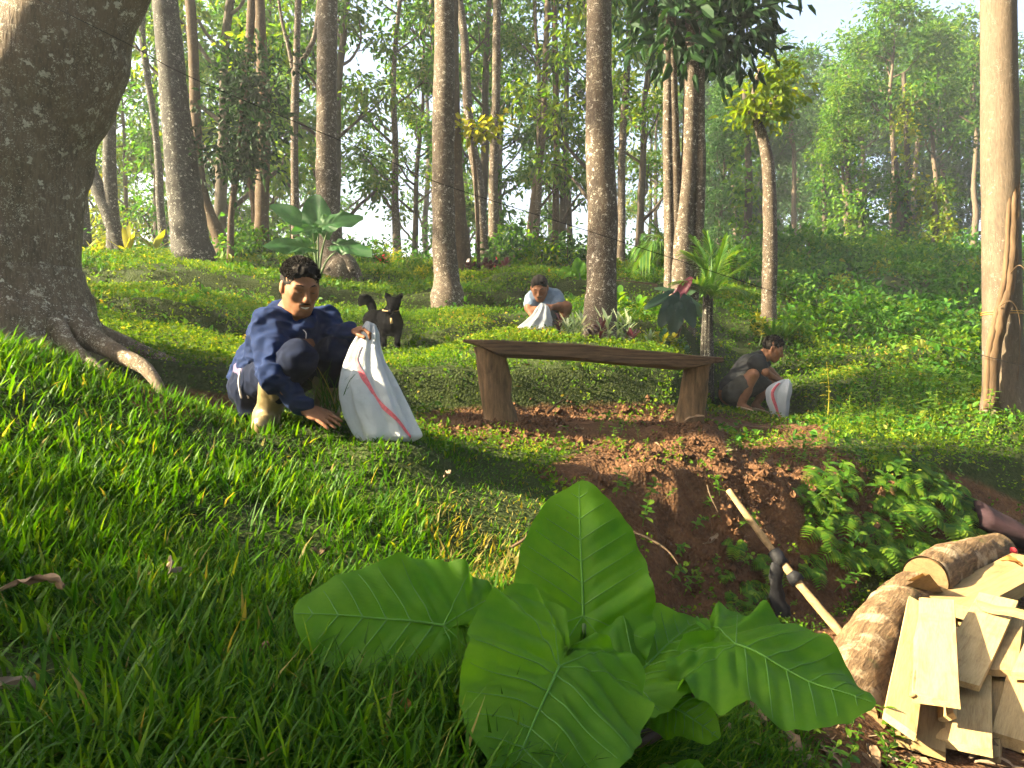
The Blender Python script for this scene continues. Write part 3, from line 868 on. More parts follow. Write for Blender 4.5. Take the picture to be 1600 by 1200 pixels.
_BEH = [(200, 'behind the huge leaning tree'), (330, 'behind the dark leaning trunk'), (450, 'behind the dark bushy sapling'), (600, 'behind the big taro'), (740, 'behind the middle trunk'), (880, 'behind the man at the back'), (1010, 'behind the blotched trunk'),
        (1120, 'behind the clump of trunks'), (1230, 'behind the crooked yellow-crowned tree'), (1330, 'left in the dense forest edge'), (1420, 'in the middle of the dense forest edge'), (1535, 'right in the dense forest edge'), (9999, 'behind the pale trunk at the right edge')]
def far_tree(px, d, v, s, right=False, rz=None, dz=0.0):
    b = PG(px, d, dz)
    wh = next(t for lim, t in _BEH if px < lim)
    row = ('nearer, ' if d < 23 else 'farther, ') if not right else ('front row, ' if d < 35 else 'deep inside, ')
    place_tree(VAR[v], b, rng.uniform(0, 6.283) if rz is None else rz, s, _LOOK[v] + ', ' + row + wh, _GR if right else _GL)
_far = []
for px in np.arange(-40, 1010, 41):
    d = rng.uniform(15, 22)
    if rng.random() < .9: _far.append((px + rng.uniform(-14, 14), d, rng.choice([0, 1, 2, 3, 0, 4]), rng.uniform(.6, .95)))
for px in np.arange(-60, 1000, 66):
    d = rng.uniform(24, 36)
    if rng.random() < .9: _far.append((px + rng.uniform(-20, 20), d, rng.choice([0, 1, 2, 3, 0, 4]), rng.uniform(.8, 1.1)))
for f in _far: far_tree(*f)
VH = [13, 15, 12, 14, 11, 15, 13, 16]
for px, d, v, ty in [(1120, 24, 6, 150), (1150, 31, 5, 120), (1195, 36, 6, 130), (1240, 34, 7, 60), (1255, 42, 6, 120), (1290, 40, 6, 130), (1322, 27, 5, 125), (1350, 38, 7, 45), (1398, 28, 7, -15),
                     (1425, 36, 5, 5), (1465, 30, 5, 35), (1480, 40, 6, 40), (1520, 33, 7, 30), (1560, 30, 5, 120), (1600, 36, 6, 90), (1640, 28, 5, 120), (1700, 32, 7, 90), (1180, 44, 6, 150),
                     (1330, 46, 6, 110), (1410, 48, 6, 70), (1520, 47, 6, 80), (1225, 48, 6, 140), (1080, 36, 6, 60), (1030, 32, 3, 20), (1130, 47, 6, 90), (1760, 38, 6, 80), (1290, 52, 6, 120), (1450, 54, 6, 80)]:
    zt = EYE + (600 - ty) / F * d
    s = (zt - PG(px, d)[2]) / (VH[v] + .6)
    far_tree(px, d, v, s, True)

# trees left of the photographer, out of the picture, whose crowns shade the foreground
def shade_tree(x, y, v, s, dz=0.0, label='leafy tree standing left of the photographer, outside the picture'):
    place_tree(VAR[v], (x, y, G(x, y) - .1 + dz), rng.uniform(0, 6.283), s, label, 'trees left of the picture')
shade_tree(-6.6, -.15, 6, .40)
shade_tree(-8.2, -.5, 6, .42)
shade_tree(-5.6, -.6, 6, .36)
shade_tree(-6.2, .1, 6, .30)
shade_tree(-7.4, -.3, 6, .34)
shade_tree(-12.5, 5.0, 1, .75)
shade_tree(-15, 8.0, 1, .8)

# the forest goes on behind the photographer and takes away part of the sky
for x_, y_, v_, s_ in [(-4.5, -5.5, 5, .8), (0.5, -7, 7, .8), (5, -5, 5, .8), (9, -1.5, 7, .75), (9.5, 3.2, 5, .62), (-9, -4.5, 7, .8), (3, -11, 5, .9), (-3, -12, 7, .9), (12, -7, 6, .8), (14, 1, 6, .8)]:
    place_tree(VAR[v_], (x_, y_, G(x_, y_) - .1), rng.uniform(0, 6.283), s_, 'tall tree of the forest behind the photographer, outside the picture', 'trees behind the photographer')
# ------------------------------------------------------------------ bench
M['oldwood'] = mat_plain('weathered_wood', (.070, .044, .026), .85, .65, 16, .8, .006, .15, (.22, 3, 5), 9)
M['legwood'] = mat_plain('bench_leg_wood', (.12, .075, .040), .85, .6, 22, .9, .008, .15, (1.6, 1.6, .25), 9)

def slab(mb, stations, tint=None):
    """loft through rectangular-ish cross sections: each station = list of points (same count)"""
    V = np.array(stations, float)
    n, m = V.shape[:2]
    i, j = np.meshgrid(np.arange(n - 1), np.arange(m), indexing='ij')
    j2 = (j + 1) % m
    q = np.stack([i * m + j, i * m + j2, (i + 1) * m + j2, (i + 1) * m + j], -1).reshape(-1, 4)
    VV = np.vstack([V.reshape(-1, 3), V[0].mean(0), V[-1].mean(0)])
    b = n * m
    T = [(b, (k + 1) % m, k) for k in range(m)] + [(b + 1, (n - 1) * m + k, (n - 1) * m + (k + 1) % m) for k in range(m)]
    mb.add(VV, q, T, tint)
    return mb

bench = empty('bench', PG(925, 4.75))
BO = np.array(bench.location)
mb = MB()
a, b = P(724, 531, 4.62), P(1124, 556, 4.80)
ax = nrm(b - a); fr = nrm(np.cross(ax, [0, 0, 1]))     # fr points to the camera side
if fr[1] > 0: fr = -fr
st = []
for k in range(28):
    t = k / 27
    c = a + (b - a) * t + np.array([0, 0, .012 * math.sin(t * 5) + .004 * vn(t * 9, 1.0)])
    th = .012 + .085 * (sstep(0, .16, t) * (1 - .75 * sstep(.80, 1, t)))
    wf = .13 * (.55 + .45 * sstep(0, .1, t)) * (1 + .06 * vn(t * 7, 3.3)) * (1 - .45 * sstep(.9, 1, t))
    wb = .14 * (.6 + .4 * sstep(0, .12, t)) * (1 + .06 * vn(t * 6, 7.7)) * (1 - .4 * sstep(.9, 1, t))
    up = np.array([0, 0, 1.0])
    ring = [c + fr * wf - up * .006, c + fr * (wf - .012), c - fr * (wb - .012), c - fr * wb - up * .006,
            c - fr * wb * .92 - up * th * .75, c - fr * wb * .5 - up * th, c + fr * wf * .55 - up * th * 1.04, c + fr * wf * .98 - up * th * (.9 + .12 * vn(t * 11, 5))]
    st.append(np.array(ring) - BO)
slab(mb, st)
mb.build('seat', M['oldwood'], bench, smooth=False)
for pts in ([(765, 540, 4.65, 24), (768, 570, 4.65, 23), (772, 600, 4.66, 24), (778, 635, 4.66, 26), (782, 665, 4.66, 29)],
            [(1089, 560, 4.80, 22), (1087, 590, 4.80, 22), (1082, 620, 4.80, 22), (1077, 645, 4.80, 23), (1074, 668, 4.80, 25)]):
    q = spline(np.array([np.append(P(x_, y_, d_) - BO, w_ / F * d_) for x_, y_, d_, w_ in pts]), 18)
    mb = MB()
    tube(mb, q[:, :3], q[:, 3], 14, True, .16, 9, pts[0][0], .72)
    mb.build('leg', M['legwood'], bench)
tag(bench, 'rough wooden bench, a split log on two stump legs', 'bench')

# the low plank seat far behind the blotched trunk
pb = empty('old_bench', P(992, 456, 11))
PO = np.array(pb.location)
def box_between(mb, a, b, w, h, up=(0, 0, 1), wob=0.0, n=2, seed=0.0):
    a, b = np.asarray(a, float), np.asarray(b, float)
    t = nrm(b - a); s = nrm(np.cross(t, up)); u = np.cross(s, t)
    st = []
    for k in range(n):
        c = a + (b - a) * k / (n - 1)
        w1 = w * (1 + wob * vn(k * .7 + seed, 2.2)); w2 = w * (1 + wob * vn(k * .7 + seed, 8.2))
        st.append([c + s * w1 / 2 + u * h / 2, c - s * w2 / 2 + u * h / 2, c - s * w2 / 2 - u * h / 2, c + s * w1 / 2 - u * h / 2])
    return slab(mb, st)
for nm, a_, b_, w_, h_ in (('seat', P(955, 441, 11), P(1024, 448, 11), .28, .045), ('backrest', P(956, 437, 11.3), P(988, 439, 11.3), .04, .09),
                           ('leg', P(962, 445, 11), P(962, 466, 11), .08, .08), ('leg', P(1012, 450, 11), P(1012, 470, 11), .08, .08)):
    m_ = MB(); box_between(m_, a_ - PO, b_ - PO, w_, h_, (0, 0, 1) if nm in ('seat', 'backrest') else (0, 1, 0))
    m_.build(nm, M['oldwood'], pb, smooth=False)
tag(pb, 'low old plank seat behind the blotched trunk', 'bench')

# ------------------------------------------------------------------ sawn planks, logs, poles
def mat_plank(name, base, grain):
    m, nt, N, L = new_mat(name)
    oi = nt.nodes.new('ShaderNodeObjectInfo')
    tc = nt.nodes.new('ShaderNodeTexCoord')
    ad = node(nt, 'ShaderNodeVectorMath', operation='ADD')
    L.new(tc.outputs['Object'], ad.inputs[0])
    sc = node(nt, 'ShaderNodeVectorMath', operation='SCALE')
    cx = nt.nodes.new('ShaderNodeCombineXYZ')
    for k in range(3): L.new(oi.outputs['Random'], cx.inputs[k])
    L.new(cx.outputs[0], sc.inputs[0]); sc.inputs['Scale'].default_value = 7.0
    L.new(sc.outputs[0], ad.inputs[1])
    def mp(scale):
        x = nt.nodes.new('ShaderNodeMapping'); x.inputs['Scale'].default_value = scale
        L.new(ad.outputs[0], x.inputs['Vector']); return x.outputs[0]
    g1 = noise_tex(nt, 9, 5, .6, mp((4.0, .35, 4.0)), .8)       # long grain
    g2 = noise_tex(nt, 60, 4, .6, mp((4.0, .25, 4.0)))          # fine fibres
    st_ = noise_tex(nt, 5, 4, .6, mp((1, 1, 1)))                # stains
    sw = noise_tex(nt, 30, 2, .5, mp((.3, 5.0, .3)))            # saw marks across
    c = ramp(nt, [(.30, grain), (.5, base), (.72, [min(1, q * 1.18) for q in base])], g1.outputs[0]).outputs[0]
    c = mixc(nt, .30, c, ramp(nt, [(.35, [q * .55 for q in grain]), (.6, base)], g2.outputs[0]).outputs[0])
    c = mixc(nt, ramp(nt, [(.56, (0, 0, 0)), (.75, (.55, .55, .55))], st_.outputs[0]).outputs[0], c, [q * .55 for q in grain])
    hs = nt.nodes.new('ShaderNodeHueSaturation')
    mr = nt.nodes.new('ShaderNodeMapRange')
    mr.inputs['To Min'].default_value = .58; mr.inputs['To Max'].default_value = 1.15
    L.new(oi.outputs['Random'], mr.inputs[0]); L.new(mr.outputs[0], hs.inputs['Value'])
    L.new(c, hs.inputs['Color'])
    finish(nt, hs.outputs[0], .8, mixc(nt, .5, g2.outputs[0], sw.outputs[0]), .35, .003, .15)
    return m
M['plank'] = mat_plank('fresh_sawn_wood', (.37, .255, .12), (.255, .16, .066))
M['edge'] = mat_plain('plank_bark_edge', (.17, .10, .05), .9, .4, 18, .6, .02, .1)
def plank(far, near, w, th, label, roll=0.0, edge=0, seed=0.0, group='freshly sawn planks in the pile'):
    """a sawn board lying between two spots (px, py, height of its top face); edge: side that keeps a bark edge"""
    A, B = PZ(*far), PZ(*near)
    t = nrm(B - A); L = np.linalg.norm(B - A)
    up = nrm(np.array([0, 0, 1.0]) - t * t[2])
    s = np.cross(t, up)
    up, s = up * math.cos(roll) + s * math.sin(roll), s * math.cos(roll) - up * math.sin(roll)
    n = 9
    st = []
    for k in range(n):
        f = k / (n - 1)
        w1 = w / 2 * (1 + (.14 if edge == 1 else .015) * vn(f * 4 + seed, 1.5)); w2 = w / 2 * (1 + (.14 if edge == -1 else .015) * vn(f * 4 + seed, 9.5))
        y = L * (f - .5)
        b1 = th * (.5 if edge == 1 else .03); b2 = th * (.5 if edge == -1 else .03)
        sk = (.045 * vn(seed * 1.7, 4.4)) * (1 if k in (0, n - 1) else 0)
        bow = .006 * math.sin(f * 3.1 + seed) + .004 * vn(f * 3, seed)
        st.append([(w1 - b1, y + sk, bow), (-w2 + b2, y - sk, bow), (-w2, y - sk, bow - .002), (-w2, y - sk, bow - th), (w1, y + sk, bow - th), (w1, y + sk, bow - .002)])
    mb = MB(); slab(mb, st)
    me = mb.mesh('plank', M['plank'], False)
    o = obj('plank', me)
    Mx = Matrix((Vector(s), Vector(t), Vector(np.cross(s, t)))).transposed().to_4x4()
    if Mx.to_3x3().determinant() < 0: Mx = Matrix((Vector(-s), Vector(t), Vector(up))).transposed().to_4x4()
    # keep the top face up
    zc = Mx.to_3x3().col[2]
    if zc.z < 0: Mx = Mx @ Matrix.Rotation(math.pi, 4, 'Y')
    Mx.translation = Vector((A + B) / 2)
    o.matrix_world = Mx
    if edge:
        e_ = MB()
        pts = np.array([((w / 2 * (1 + .14 * vn(f * 4 + seed, 1.5 if edge == 1 else 9.5)) - .004) * edge, L * (f - .5), -th * .45) for f in np.linspace(0, 1, 12)])
        tube(e_, pts, th * .42, 6, True, .3, 20, seed, .5)
        c = e_.build('bark_edge', M['edge'], o)
    return tag(o, label, 'plank', group)
plank((1438, 942, .46), (1408, 1126, .36), .105, .028, 'narrow sawn plank on top, leaning on the mossy log', -.30, 0, 1)
plank((1463, 938, .47), (1460, 1084, .43), .150, .034, 'wide sawn plank on top of the pile with a bark strip', .08, 1, 2)
plank((1560, 932, .44), (1492, 1062, .35), .165, .024, 'wide diagonal plank lying across the pile', -.12, 0, 3)
plank((1516, 980, .34), (1506, 1164, .27), .165, .030, 'long wide plank in the middle of the pile reaching forward', .05, 1, 4)
plank((1444, 1040, .33), (1437, 1164, .26), .155, .032, 'plank end sticking out under the wide top plank', -.04, 0, 5)
plank((1578, 958, .37), (1562, 1048, .33), .120, .028, 'short plank with wavy bark edge at the right of the pile', .10, 1, 6)
plank((1562, 1010, .31), (1546, 1184, .22), .055, .030, 'narrow bark-edged offcut between the right planks', .2, 1, 7)
plank((1612, 1060, .31), (1592, 1152, .26), .165, .045, 'thick short block at the right edge of the pile', -.05, 0, 8)
plank((1630, 990, .40), (1606, 1050, .36), .11, .030, 'plank end cut off by the right picture edge', .1, 0, 9)
plank((1300, 1092, .30), (1382, 1138, .24), .10, .025, 'pale plank lying behind the drooping taro leaf', .15, 0, 10)
plank((1345, 1152, .18), (1428, 1138, .19), .11, .032, 'short plank lying crosswise under the narrow plank', .05, 0, 11)
plank((1480, 955, .31), (1620, 1016, .29), .14, .028, 'plank lying crosswise deep in the pile', -.05, 0, 12)
plank((1500, 1118, .17), (1650, 1146, .17), .12, .035, 'bottom plank lying crosswise under the pile', 0, 0, 13)
plank((1570, 1190, .10), (1650, 1176, .10), .12, .03, 'plank scrap on the dirt at the bottom right corner', .1, 0, 14)
plank((1618, 872, .50), (1480, 938, .42), .26, .070, 'long thick slab lying behind the pile', 0, 0, 15)
plank((1590, 1000, .30), (1580, 1120, .25), .06, .024, 'thin splintered strip at the right of the pile', .4, 1, 16)
plank((1528, 940, .46), (1604, 960, .45), .05, .022, 'thin offcut lying on the far end of the pile', .2, 0, 17)
plank((1480, 1010, .355), (1478, 1120, .30), .06, .022, 'thin strip wedged between the two top planks', .5, 1, 18)
# wedge sawn from the log
wd = MB()
_w = [PZ(1392, 926, .42), PZ(1478, 930, .40), PZ(1452, 897, .55), PZ(1440, 906, .44)]
_c = sum(_w) / 4
_b = [p + np.array([.02, .10, -.02]) for p in _w]
wd.add(np.array(_w + _b) - _c, [(0, 1, 5, 4), (1, 2, 6, 5), (2, 3, 7, 6), (3, 0, 4, 7)], [(0, 2, 1), (0, 3, 2), (4, 5, 6), (4, 6, 7)])
o = wd.build('wood_wedge', M['plank'], smooth=False, loc=_c); tag(o, 'pale sawn wedge on the end of the far log', 'wedge')
def mat_logbark(name, th):
    m, nt, N, L = new_mat(name)
    v = coords(nt)
    mr_ = nt.nodes.new('ShaderNodeMapping'); mr_.inputs['Rotation'].default_value = (0, 0, -th)
    ms_ = nt.nodes.new('ShaderNodeMapping'); ms_.inputs['Scale'].default_value = (.14, 1, 1)
    L.new(v, mr_.inputs['Vector']); L.new(mr_.outputs[0], ms_.inputs['Vector'])
    a = noise_tex(nt, 26, 6, .7, ms_.outputs[0], .6)
    b = noise_tex(nt, 90, 4, .65, ms_.outputs[0])
    p = noise_tex(nt, 7, 5, .65, v)
    c = ramp(nt, [(.30, (.022, .013, .008)), (.48, (.10, .062, .034)), (.70, (.25, .165, .09))], a.outputs[0]).outputs[0]
    c = mixc(nt, .35, c, ramp(nt, [(.35, (.02, .012, .008)), (.65, (.22, .145, .08))], b.outputs[0]).outputs[0])
    c = mixc(nt, ramp(nt, [(.52, (0, 0, 0)), (.62, (.75, .75, .75))], p.outputs[0]).outputs[0], c, (.30, .23, .15))
    c = mixc(nt, ramp(nt, [(.30, (.8, .8, .8)), (.40, (0, 0, 0))], p.outputs[0]).outputs[0], c, (.05, .06, .02))
    finish(nt, c, .9, mixc(nt, .4, a.outputs[0], b.outputs[0]), 1.0, .02, .1)
    return m
M['logbark'] = mat_logbark('log_bark', math.atan2(*(PZ(1455, 915, .38) - PZ(1335, 1085, .28))[[1, 0]]))
M['logend'] = mat_plank('log_cut_end', (.17, .105, .05), (.10, .06, .028))
def log(name, pts, label, rough=.055, sides=44, cut=True):
    q = spline(np.array([np.append(PZ(a_, b_, z_), r_) for a_, b_, z_, r_ in pts]), 60)
    c = q[:, :3].mean(0)
    mb = MB(); tube(mb, q[:, :3] - c, q[:, 3], sides, False, rough, 13, pts[0][0])
    o = mb.build(name, M['logbark'], loc=c)
    for e, k in ((0, 1), (-1, -2)):
        dr = nrm(q[e, :3] - q[k, :3])
        m2 = MB(); tube(m2, np.array([q[e, :3] - c - dr * .02, q[e, :3] - c + dr * .004]), [q[e, 3] * .93] * 2, sides, True, rough * .6, 7, pts[0][0])
        m2.build('cut_end', M['logend'], o, smooth=False)
    return tag(o, label, 'log')
log('log', [(1318, 1112, .25, .13), (1352, 1040, .29, .145), (1392, 972, .32, .145), (1428, 935, .35, .14), (1455, 915, .38, .135)], 'thick mossy-barked log lying between the bank and the planks')
log('log', [(1446, 905, .46, .12), (1480, 886, .47, .125), (1520, 872, .47, .115), (1560, 858, .47, .10)], 'second bark-covered log behind the wedge, running to the right')
# pole leaning on the bank, with black plastic tied round it
q = spline(np.array([P(1138, 766, 3.98), P(1200, 850, 3.80), P(1255, 920, 3.65), P(1319, 996, 3.50)]), 30)
pc = q.mean(0)
mb = MB(); tube(mb, q - pc, np.linspace(.015, .022, 30) * (1 + .12 * vn(np.arange(30) * .6, 3.0)), 10, True, .08, 14)
pole = mb.build('pole', mat_plain('peeled_pole', (.24, .16, .08), .8, .5, 24, .5, .006, .1, (1, .4, 1)), loc=pc)
tag(pole, 'peeled wooden pole leaning on the red earth bank', 'pole')
M['blackplastic'] = mat_plain('black_plastic', (.010, .010, .012), .7, .3, 20, .5, .01, .15)
mb = MB()
for i0, i1 in ((11, 14), (16, 18)):
    tube(mb, q[i0:i1 + 1] - pc, [.028, .036, .034, .029][: i1 - i0 + 1], 10, True, .3, 30, i0)
pts = spline(np.array([q[13] + [-.02, -.02, -.01], q[14] + [-.05, -.02, -.10], q[15] + [-.05, 0, -.16], q[16] + [-.03, 0, -.22]]), 14)
tube(mb, pts - pc, np.linspace(.03, .045, 14), 9, True, .4, 25, 2, .35)
pl = mb.build('plastic_wrap', M['blackplastic'], loc=pc); tag(pl, 'torn black plastic tied round the leaning pole', 'plastic')
q = spline(np.array([P(1470, 738, 6.2), P(1510, 768, 6.0), P(1560, 792, 5.8), P(1640, 832, 5.6)]), 20)
mb = MB(); tube(mb, q - q[0], np.linspace(.022, .040, 20), 10, True, .1, 9)
o = mb.build('fallen_branch', M['bark_dark'], loc=q[0]); tag(o, 'dark fallen branch sloping down to the right edge', 'branch')
# cloth bundle with something red by the slab
mb = MB()
cl = P(1585, 835, 4.9)
st = []
for k in range(14):
    t = k / 13
    st.append([[(-.25 + .62 * t), .16 * math.cos(a) * (1 + .2 * vn(t * 5, a)), .13 * math.sin(a) * (1 - .35 * t) * (1 + .25 * vn(t * 6, a * 1.3, 3)) + .08 - .16 * t] for a in np.linspace(0, 6.283, 22, endpoint=False)])
slab(mb, st)
o = mb.build('cloth_bundle', mat_plain('purple_cloth', (.022, .012, .015), .9, .45, 9, .5, .02, .1), loc=cl); tag(o, 'dusty dark purple cloth bundle lying behind the slab', 'cloth')
o.rotation_euler = (0, .28, -.2)
o.scale = (1, 1.2, .62)
mb = MB(); a = np.linspace(0, np.pi, 9)
tube(mb, np.stack([-.035 * np.cos(a), 0 * a, 0 * a], -1), .024 * np.sin(np.clip(a, .12, 3.02)) + .003, 10, True, .12, 30)
o = mb.build('red_cap', mat_plain('red_plastic', (.55, .03, .03), .35, .2, 10, .1), loc=P(1580, 862, 4.6)); tag(o, 'small red plastic cap beside the cloth bundle', 'cap')

# ------------------------------------------------------------------ cable slung across the clearing
q = spline(np.array([P(-40, -40, 3.05), P(60, 0, 3.1), P(195, 66, 3.2), P(330, 135, 4.2), P(600, 248, 6.3), P(700, 291, 6.8), P(960, 374, 7.1), P(1170, 443, 7.4), P(1360, 505, 7.0), P(1560, 562, 6.2), P(1680, 592, 6.0)]), 90)
mb = MB(); tube(mb, q, np.interp(q[:, 1], [3, 7], [.0013, .0034]), 6, False)
o = mb.build('cable', mat_plain('cable_rubber', (.012, .011, .010), .9, .2, 10, .0, .001, .03)); tag(o, 'thin dark cable slung between the trunks across the clearing', 'cable')

# ------------------------------------------------------------------ taro plants
def mat_taro(name, c0, c1, trans=.56):
    m, nt, N, L = new_mat(name)
    v = coords(nt)
    n = noise_tex(nt, 7, 5, .65, v)
    n2 = noise_tex(nt, 70, 3, .6, v)
    c = ramp(nt, [(.3, c0), (.75, c1)], n.outputs[0]).outputs[0]
    sp = noise_tex(nt, 26, 3, .7, v)
    c = mixc(nt, ramp(nt, [(.70, (0, 0, 0)), (.76, (.7, .7, .7))], sp.outputs[0]).outputs[0], c, (.10, .13, .02))
    p = nt.nodes.new('ShaderNodeBsdfPrincipled')
    L.new(c, p.inputs['Base Color'])
    rr = ramp(nt, [(.3, (.38, .38, .38)), (.7, (.6, .6, .6))], n.outputs[0]).outputs[0]
    L.new(rr, p.inputs['Roughness'])
    p.inputs['Specular IOR Level'].default_value = .22
    b = nt.nodes.new('ShaderNodeBump'); b.inputs['Strength'].default_value = .18; b.inputs['Distance'].default_value = .004
    L.new(n2.outputs[0], b.inputs['Height']); L.new(b.outputs[0], p.inputs['Normal'])
    t = nt.nodes.new('ShaderNodeBsdfTranslucent')
    L.new(mixc(nt, 1.0, c, (1.4, 1.35, .4), 'MULTIPLY'), t.inputs['Color'])
    mx = nt.nodes.new('ShaderNodeMixShader'); mx.inputs[0].default_value = trans
    L.new(p.outputs[0], mx.inputs[1]); L.new(t.outputs[0], mx.inputs[2])
    o = nt.nodes.new('ShaderNodeOutputMaterial'); L.new(mx.outputs[0], o.inputs[0])
    return m
M['taro'] = mat_taro('taro_leaf', (.050, .170, .005), (.120, .26, .012))
M['taro_far'] = mat_taro('taro_leaf_far', (.018, .07, .022), (.04, .12, .03))
M['taro_vein'] = mat_plain('taro_vein', (.070, .185, .016), .45, .15, 12, .05)
M['petiole'] = mat_plain('taro_stalk', (.055, .035, .03), .5, .35, 8, .1)
M['petiole_g'] = mat_plain('taro_stalk_green', (.06, .11, .03), .5, .3, 8, .1)
_HT = np.array([(1, 0), (.99, .05), (.95, .125), (.86, .23), (.71, .335), (.50, .43), (.26, .487), (0, .50), (-.18, .475), (-.32, .40), (-.42, .28), (-.44, .17), (-.38, .085), (-.24, .035), (-.13, .006)])
def taro_leaf(parent, org, attach, tip, wdir, width, droop=.12, fold=.15, wave=.02, quilt=.006, nw=9, ph=0.0, lobe=.1, mat='taro', res=(26, 150), veins=True, side=0.0, vr=.0015):
    A, T = np.asarray(attach, float) - org, np.asarray(tip, float) - org
    Lv = T - A; Ln = np.linalg.norm(Lv); L = Lv / Ln
    W = np.asarray(wdir, float); W = nrm(W - L * np.dot(W, L)); Nn = np.cross(L, W)
    if Nn[2] < 0 and abs(Nn[2]) > .15: Nn = -Nn
    elif abs(Nn[2]) <= .15 and Nn[1] > 0: Nn = -Nn
    ang = np.arctan2(_HT[:, 1] * width, _HT[:, 0] * Ln)
    rad = np.hypot(_HT[:, 1] * width, _HT[:, 0] * Ln)
    ang[-1] = math.pi
    def rho(th): return np.interp(np.abs(th), ang, rad)
    def surf(a, b, edge):
        """a along, b across (metres), edge 0..1 distance to the margin"""
        u, v = a / Ln, b / width
        c = u - np.abs(v) * .62
        h = -droop * Ln * np.where(u > 0, u ** 2, 0) - lobe * Ln * np.where(u < 0, u ** 2 * 3, 0) + fold * width * (np.abs(v) - .9 * v * v) + side * width * v
        h = h + quilt * np.abs(np.sin(np.pi * c * 6.2 + .2)) * sstep(.02, .12, np.abs(v)) * (1 - .5 * edge)
        h = h + wave * edge ** 3 * (np.sin(nw * np.arctan2(v, u + .15) + ph) + .5 * np.sin(1.7 * nw * np.arctan2(v, u + .15) + ph * 3))
        h = h + .012 * fbm(u * 2.3 + ph, v * 2.3, ph, 2)
        return A + np.multiply.outer(a, L) + np.multiply.outer(b, W) + np.multiply.outer(h, Nn)
    m, n = res
    th = np.linspace(-math.pi, math.pi, n)
    rr = np.linspace(0, 1, m) ** .8
    jag = 1 + .010 * np.sin(th * 15 + ph) + .008 * np.sin(th * 23 + ph * 2)
    TH, RR = np.meshgrid(th, rr)
    ro = rho(TH) * RR * (1 + (jag - 1)[None] * RR ** 3)
    V = surf(ro * np.cos(TH), ro * np.sin(TH), RR)
    i, j = np.meshgrid(np.arange(m - 1), np.arange(n - 1), indexing='ij')
    q = np.stack([i * n + j, i * n + j + 1, (i + 1) * n + j + 1, (i + 1) * n + j], -1).reshape(-1, 4)
    lf = obj('leaf', make_mesh('leaf', V.reshape(-1, 3), [q], M[mat], True), parent)
    if veins:
        mb = MB()
        us = np.linspace(0, .985, 30) * Ln
        eps = np.array(Nn) * .0012
        tube(mb, surf(us, 0 * us, us / Ln) + eps, np.linspace(vr * 1.9, vr * .5, 30), 6, False)
        for k in range(-2, 6):
            c0 = (k + .5 - .2 / np.pi) / 6.2 if k >= 0 else None
            for sg in (-1, 1):
                if k >= 0:
                    v_ = np.linspace(0, .5, 26); u_ = c0 + v_ * .62
                else:
                    an = 1.95 if k == -1 else 2.5
                    rl = np.interp(an, ang, rad) * .95
                    s_ = np.linspace(0, 1, 26)
                    u_ = rl * math.cos(an) / Ln * s_; v_ = rl * math.sin(an) / width * s_
                aa, bb = u_ * Ln, sg * v_ * width
                ed = np.hypot(aa, bb) / np.maximum(rho(np.arctan2(np.abs(bb), aa)), 1e-6)
                ok = ed < .94
                if ok.sum() < 4: continue
                aa, bb, ed = aa[ok], bb[ok], ed[ok]
                tube(mb, surf(aa, bb, ed) + eps * .6, np.linspace(vr, vr * .35, len(aa)), 5, False)
        mb.build('veins', M['taro_vein'], lf)
    return lf
def stalk(parent, org, pts, r0, r1, mat='petiole'):
    q = spline(np.array([np.asarray(p, float) - org for p in pts]), 22)
    q[-1] = q[-2] * .6 + q[-1] * .4 - np.array([0, -.004, .004])
    mb = MB(); tube(mb, q, np.linspace(r0, r1 * .7, 22), 9, True)
    return mb.build('stalk', M[mat], parent)
tb = P(945, 1262, 1.5)
tb[2] = G(tb[0], tb[1])
taro = empty('taro_plant', tb)
tag(taro, 'large taro plant with broad glossy heart-shaped leaves in front', 'plant')
taro_leaf(taro, tb, P(911, 962, 1.60), P(903, 757, 1.72), (1, .05, 0), .295, -.02, .24, .012, .009, 8, .3, .05)
taro_leaf(taro, tb, P(876, 1038, 1.34), P(793, 1224, 1.13), (.9, .10, -.42), .345, .06, .12, .012, .010, 9, 1.7, -.05)
taro_leaf(taro, tb, P(694, 976, 1.50), P(471, 938, 1.40), (.10, -.62, -.78), .28, .26, -.14, .014, .009, 9, 2.2, .02)
taro_leaf(taro, tb, P(1150, 1015, 1.52), P(1366, 1085, 1.36), (.0, -.97, -.24), .33, .16, -.10, .018, .010, 9, .9, .02)
taro_leaf(taro, tb, P(985, 1060, 1.50), P(1092, 955, 1.66), (-.72, .35, .25), .20, .05, .45, .010, .006, 8, 3.1, .1)
taro_leaf(taro, tb, P(1040, 1100, 1.50), P(1118, 1140, 1.42), (.3, -.85, -.4), .12, .2, .05, .010, .006, 8, 4.4, .1)
taro_leaf(taro, tb, P(1085, 1250, 1.30), P(1050, 1192, 1.42), (1, .1, .1), .13, .0, .2, .008, .005, 8, 5.5, .1)
for pts, r0, r1, mt in (([tb, P(925, 1120, 1.55), P(911, 962, 1.60)], .016, .008, 'petiole_g'), ([tb, P(915, 1150, 1.42), P(876, 1038, 1.345)], .016, .009, 'petiole'),
                        ([tb, P(850, 1120, 1.52), P(694, 976, 1.505)], .016, .008, 'petiole'), ([tb + [.02, 0, 0], P(1015, 1150, 1.50), P(1075, 1100, 1.50), P(1152, 1018, 1.525)], .019, .009, 'petiole'),
                        ([tb, P(975, 1160, 1.52), P(985, 1060, 1.505)], .015, .008, 'petiole'), ([tb, P(985, 1150, 1.48), P(1030, 1072, 1.465)], .016, .008, 'petiole')):
    stalk(taro, tb, pts, r0, r1, mt)

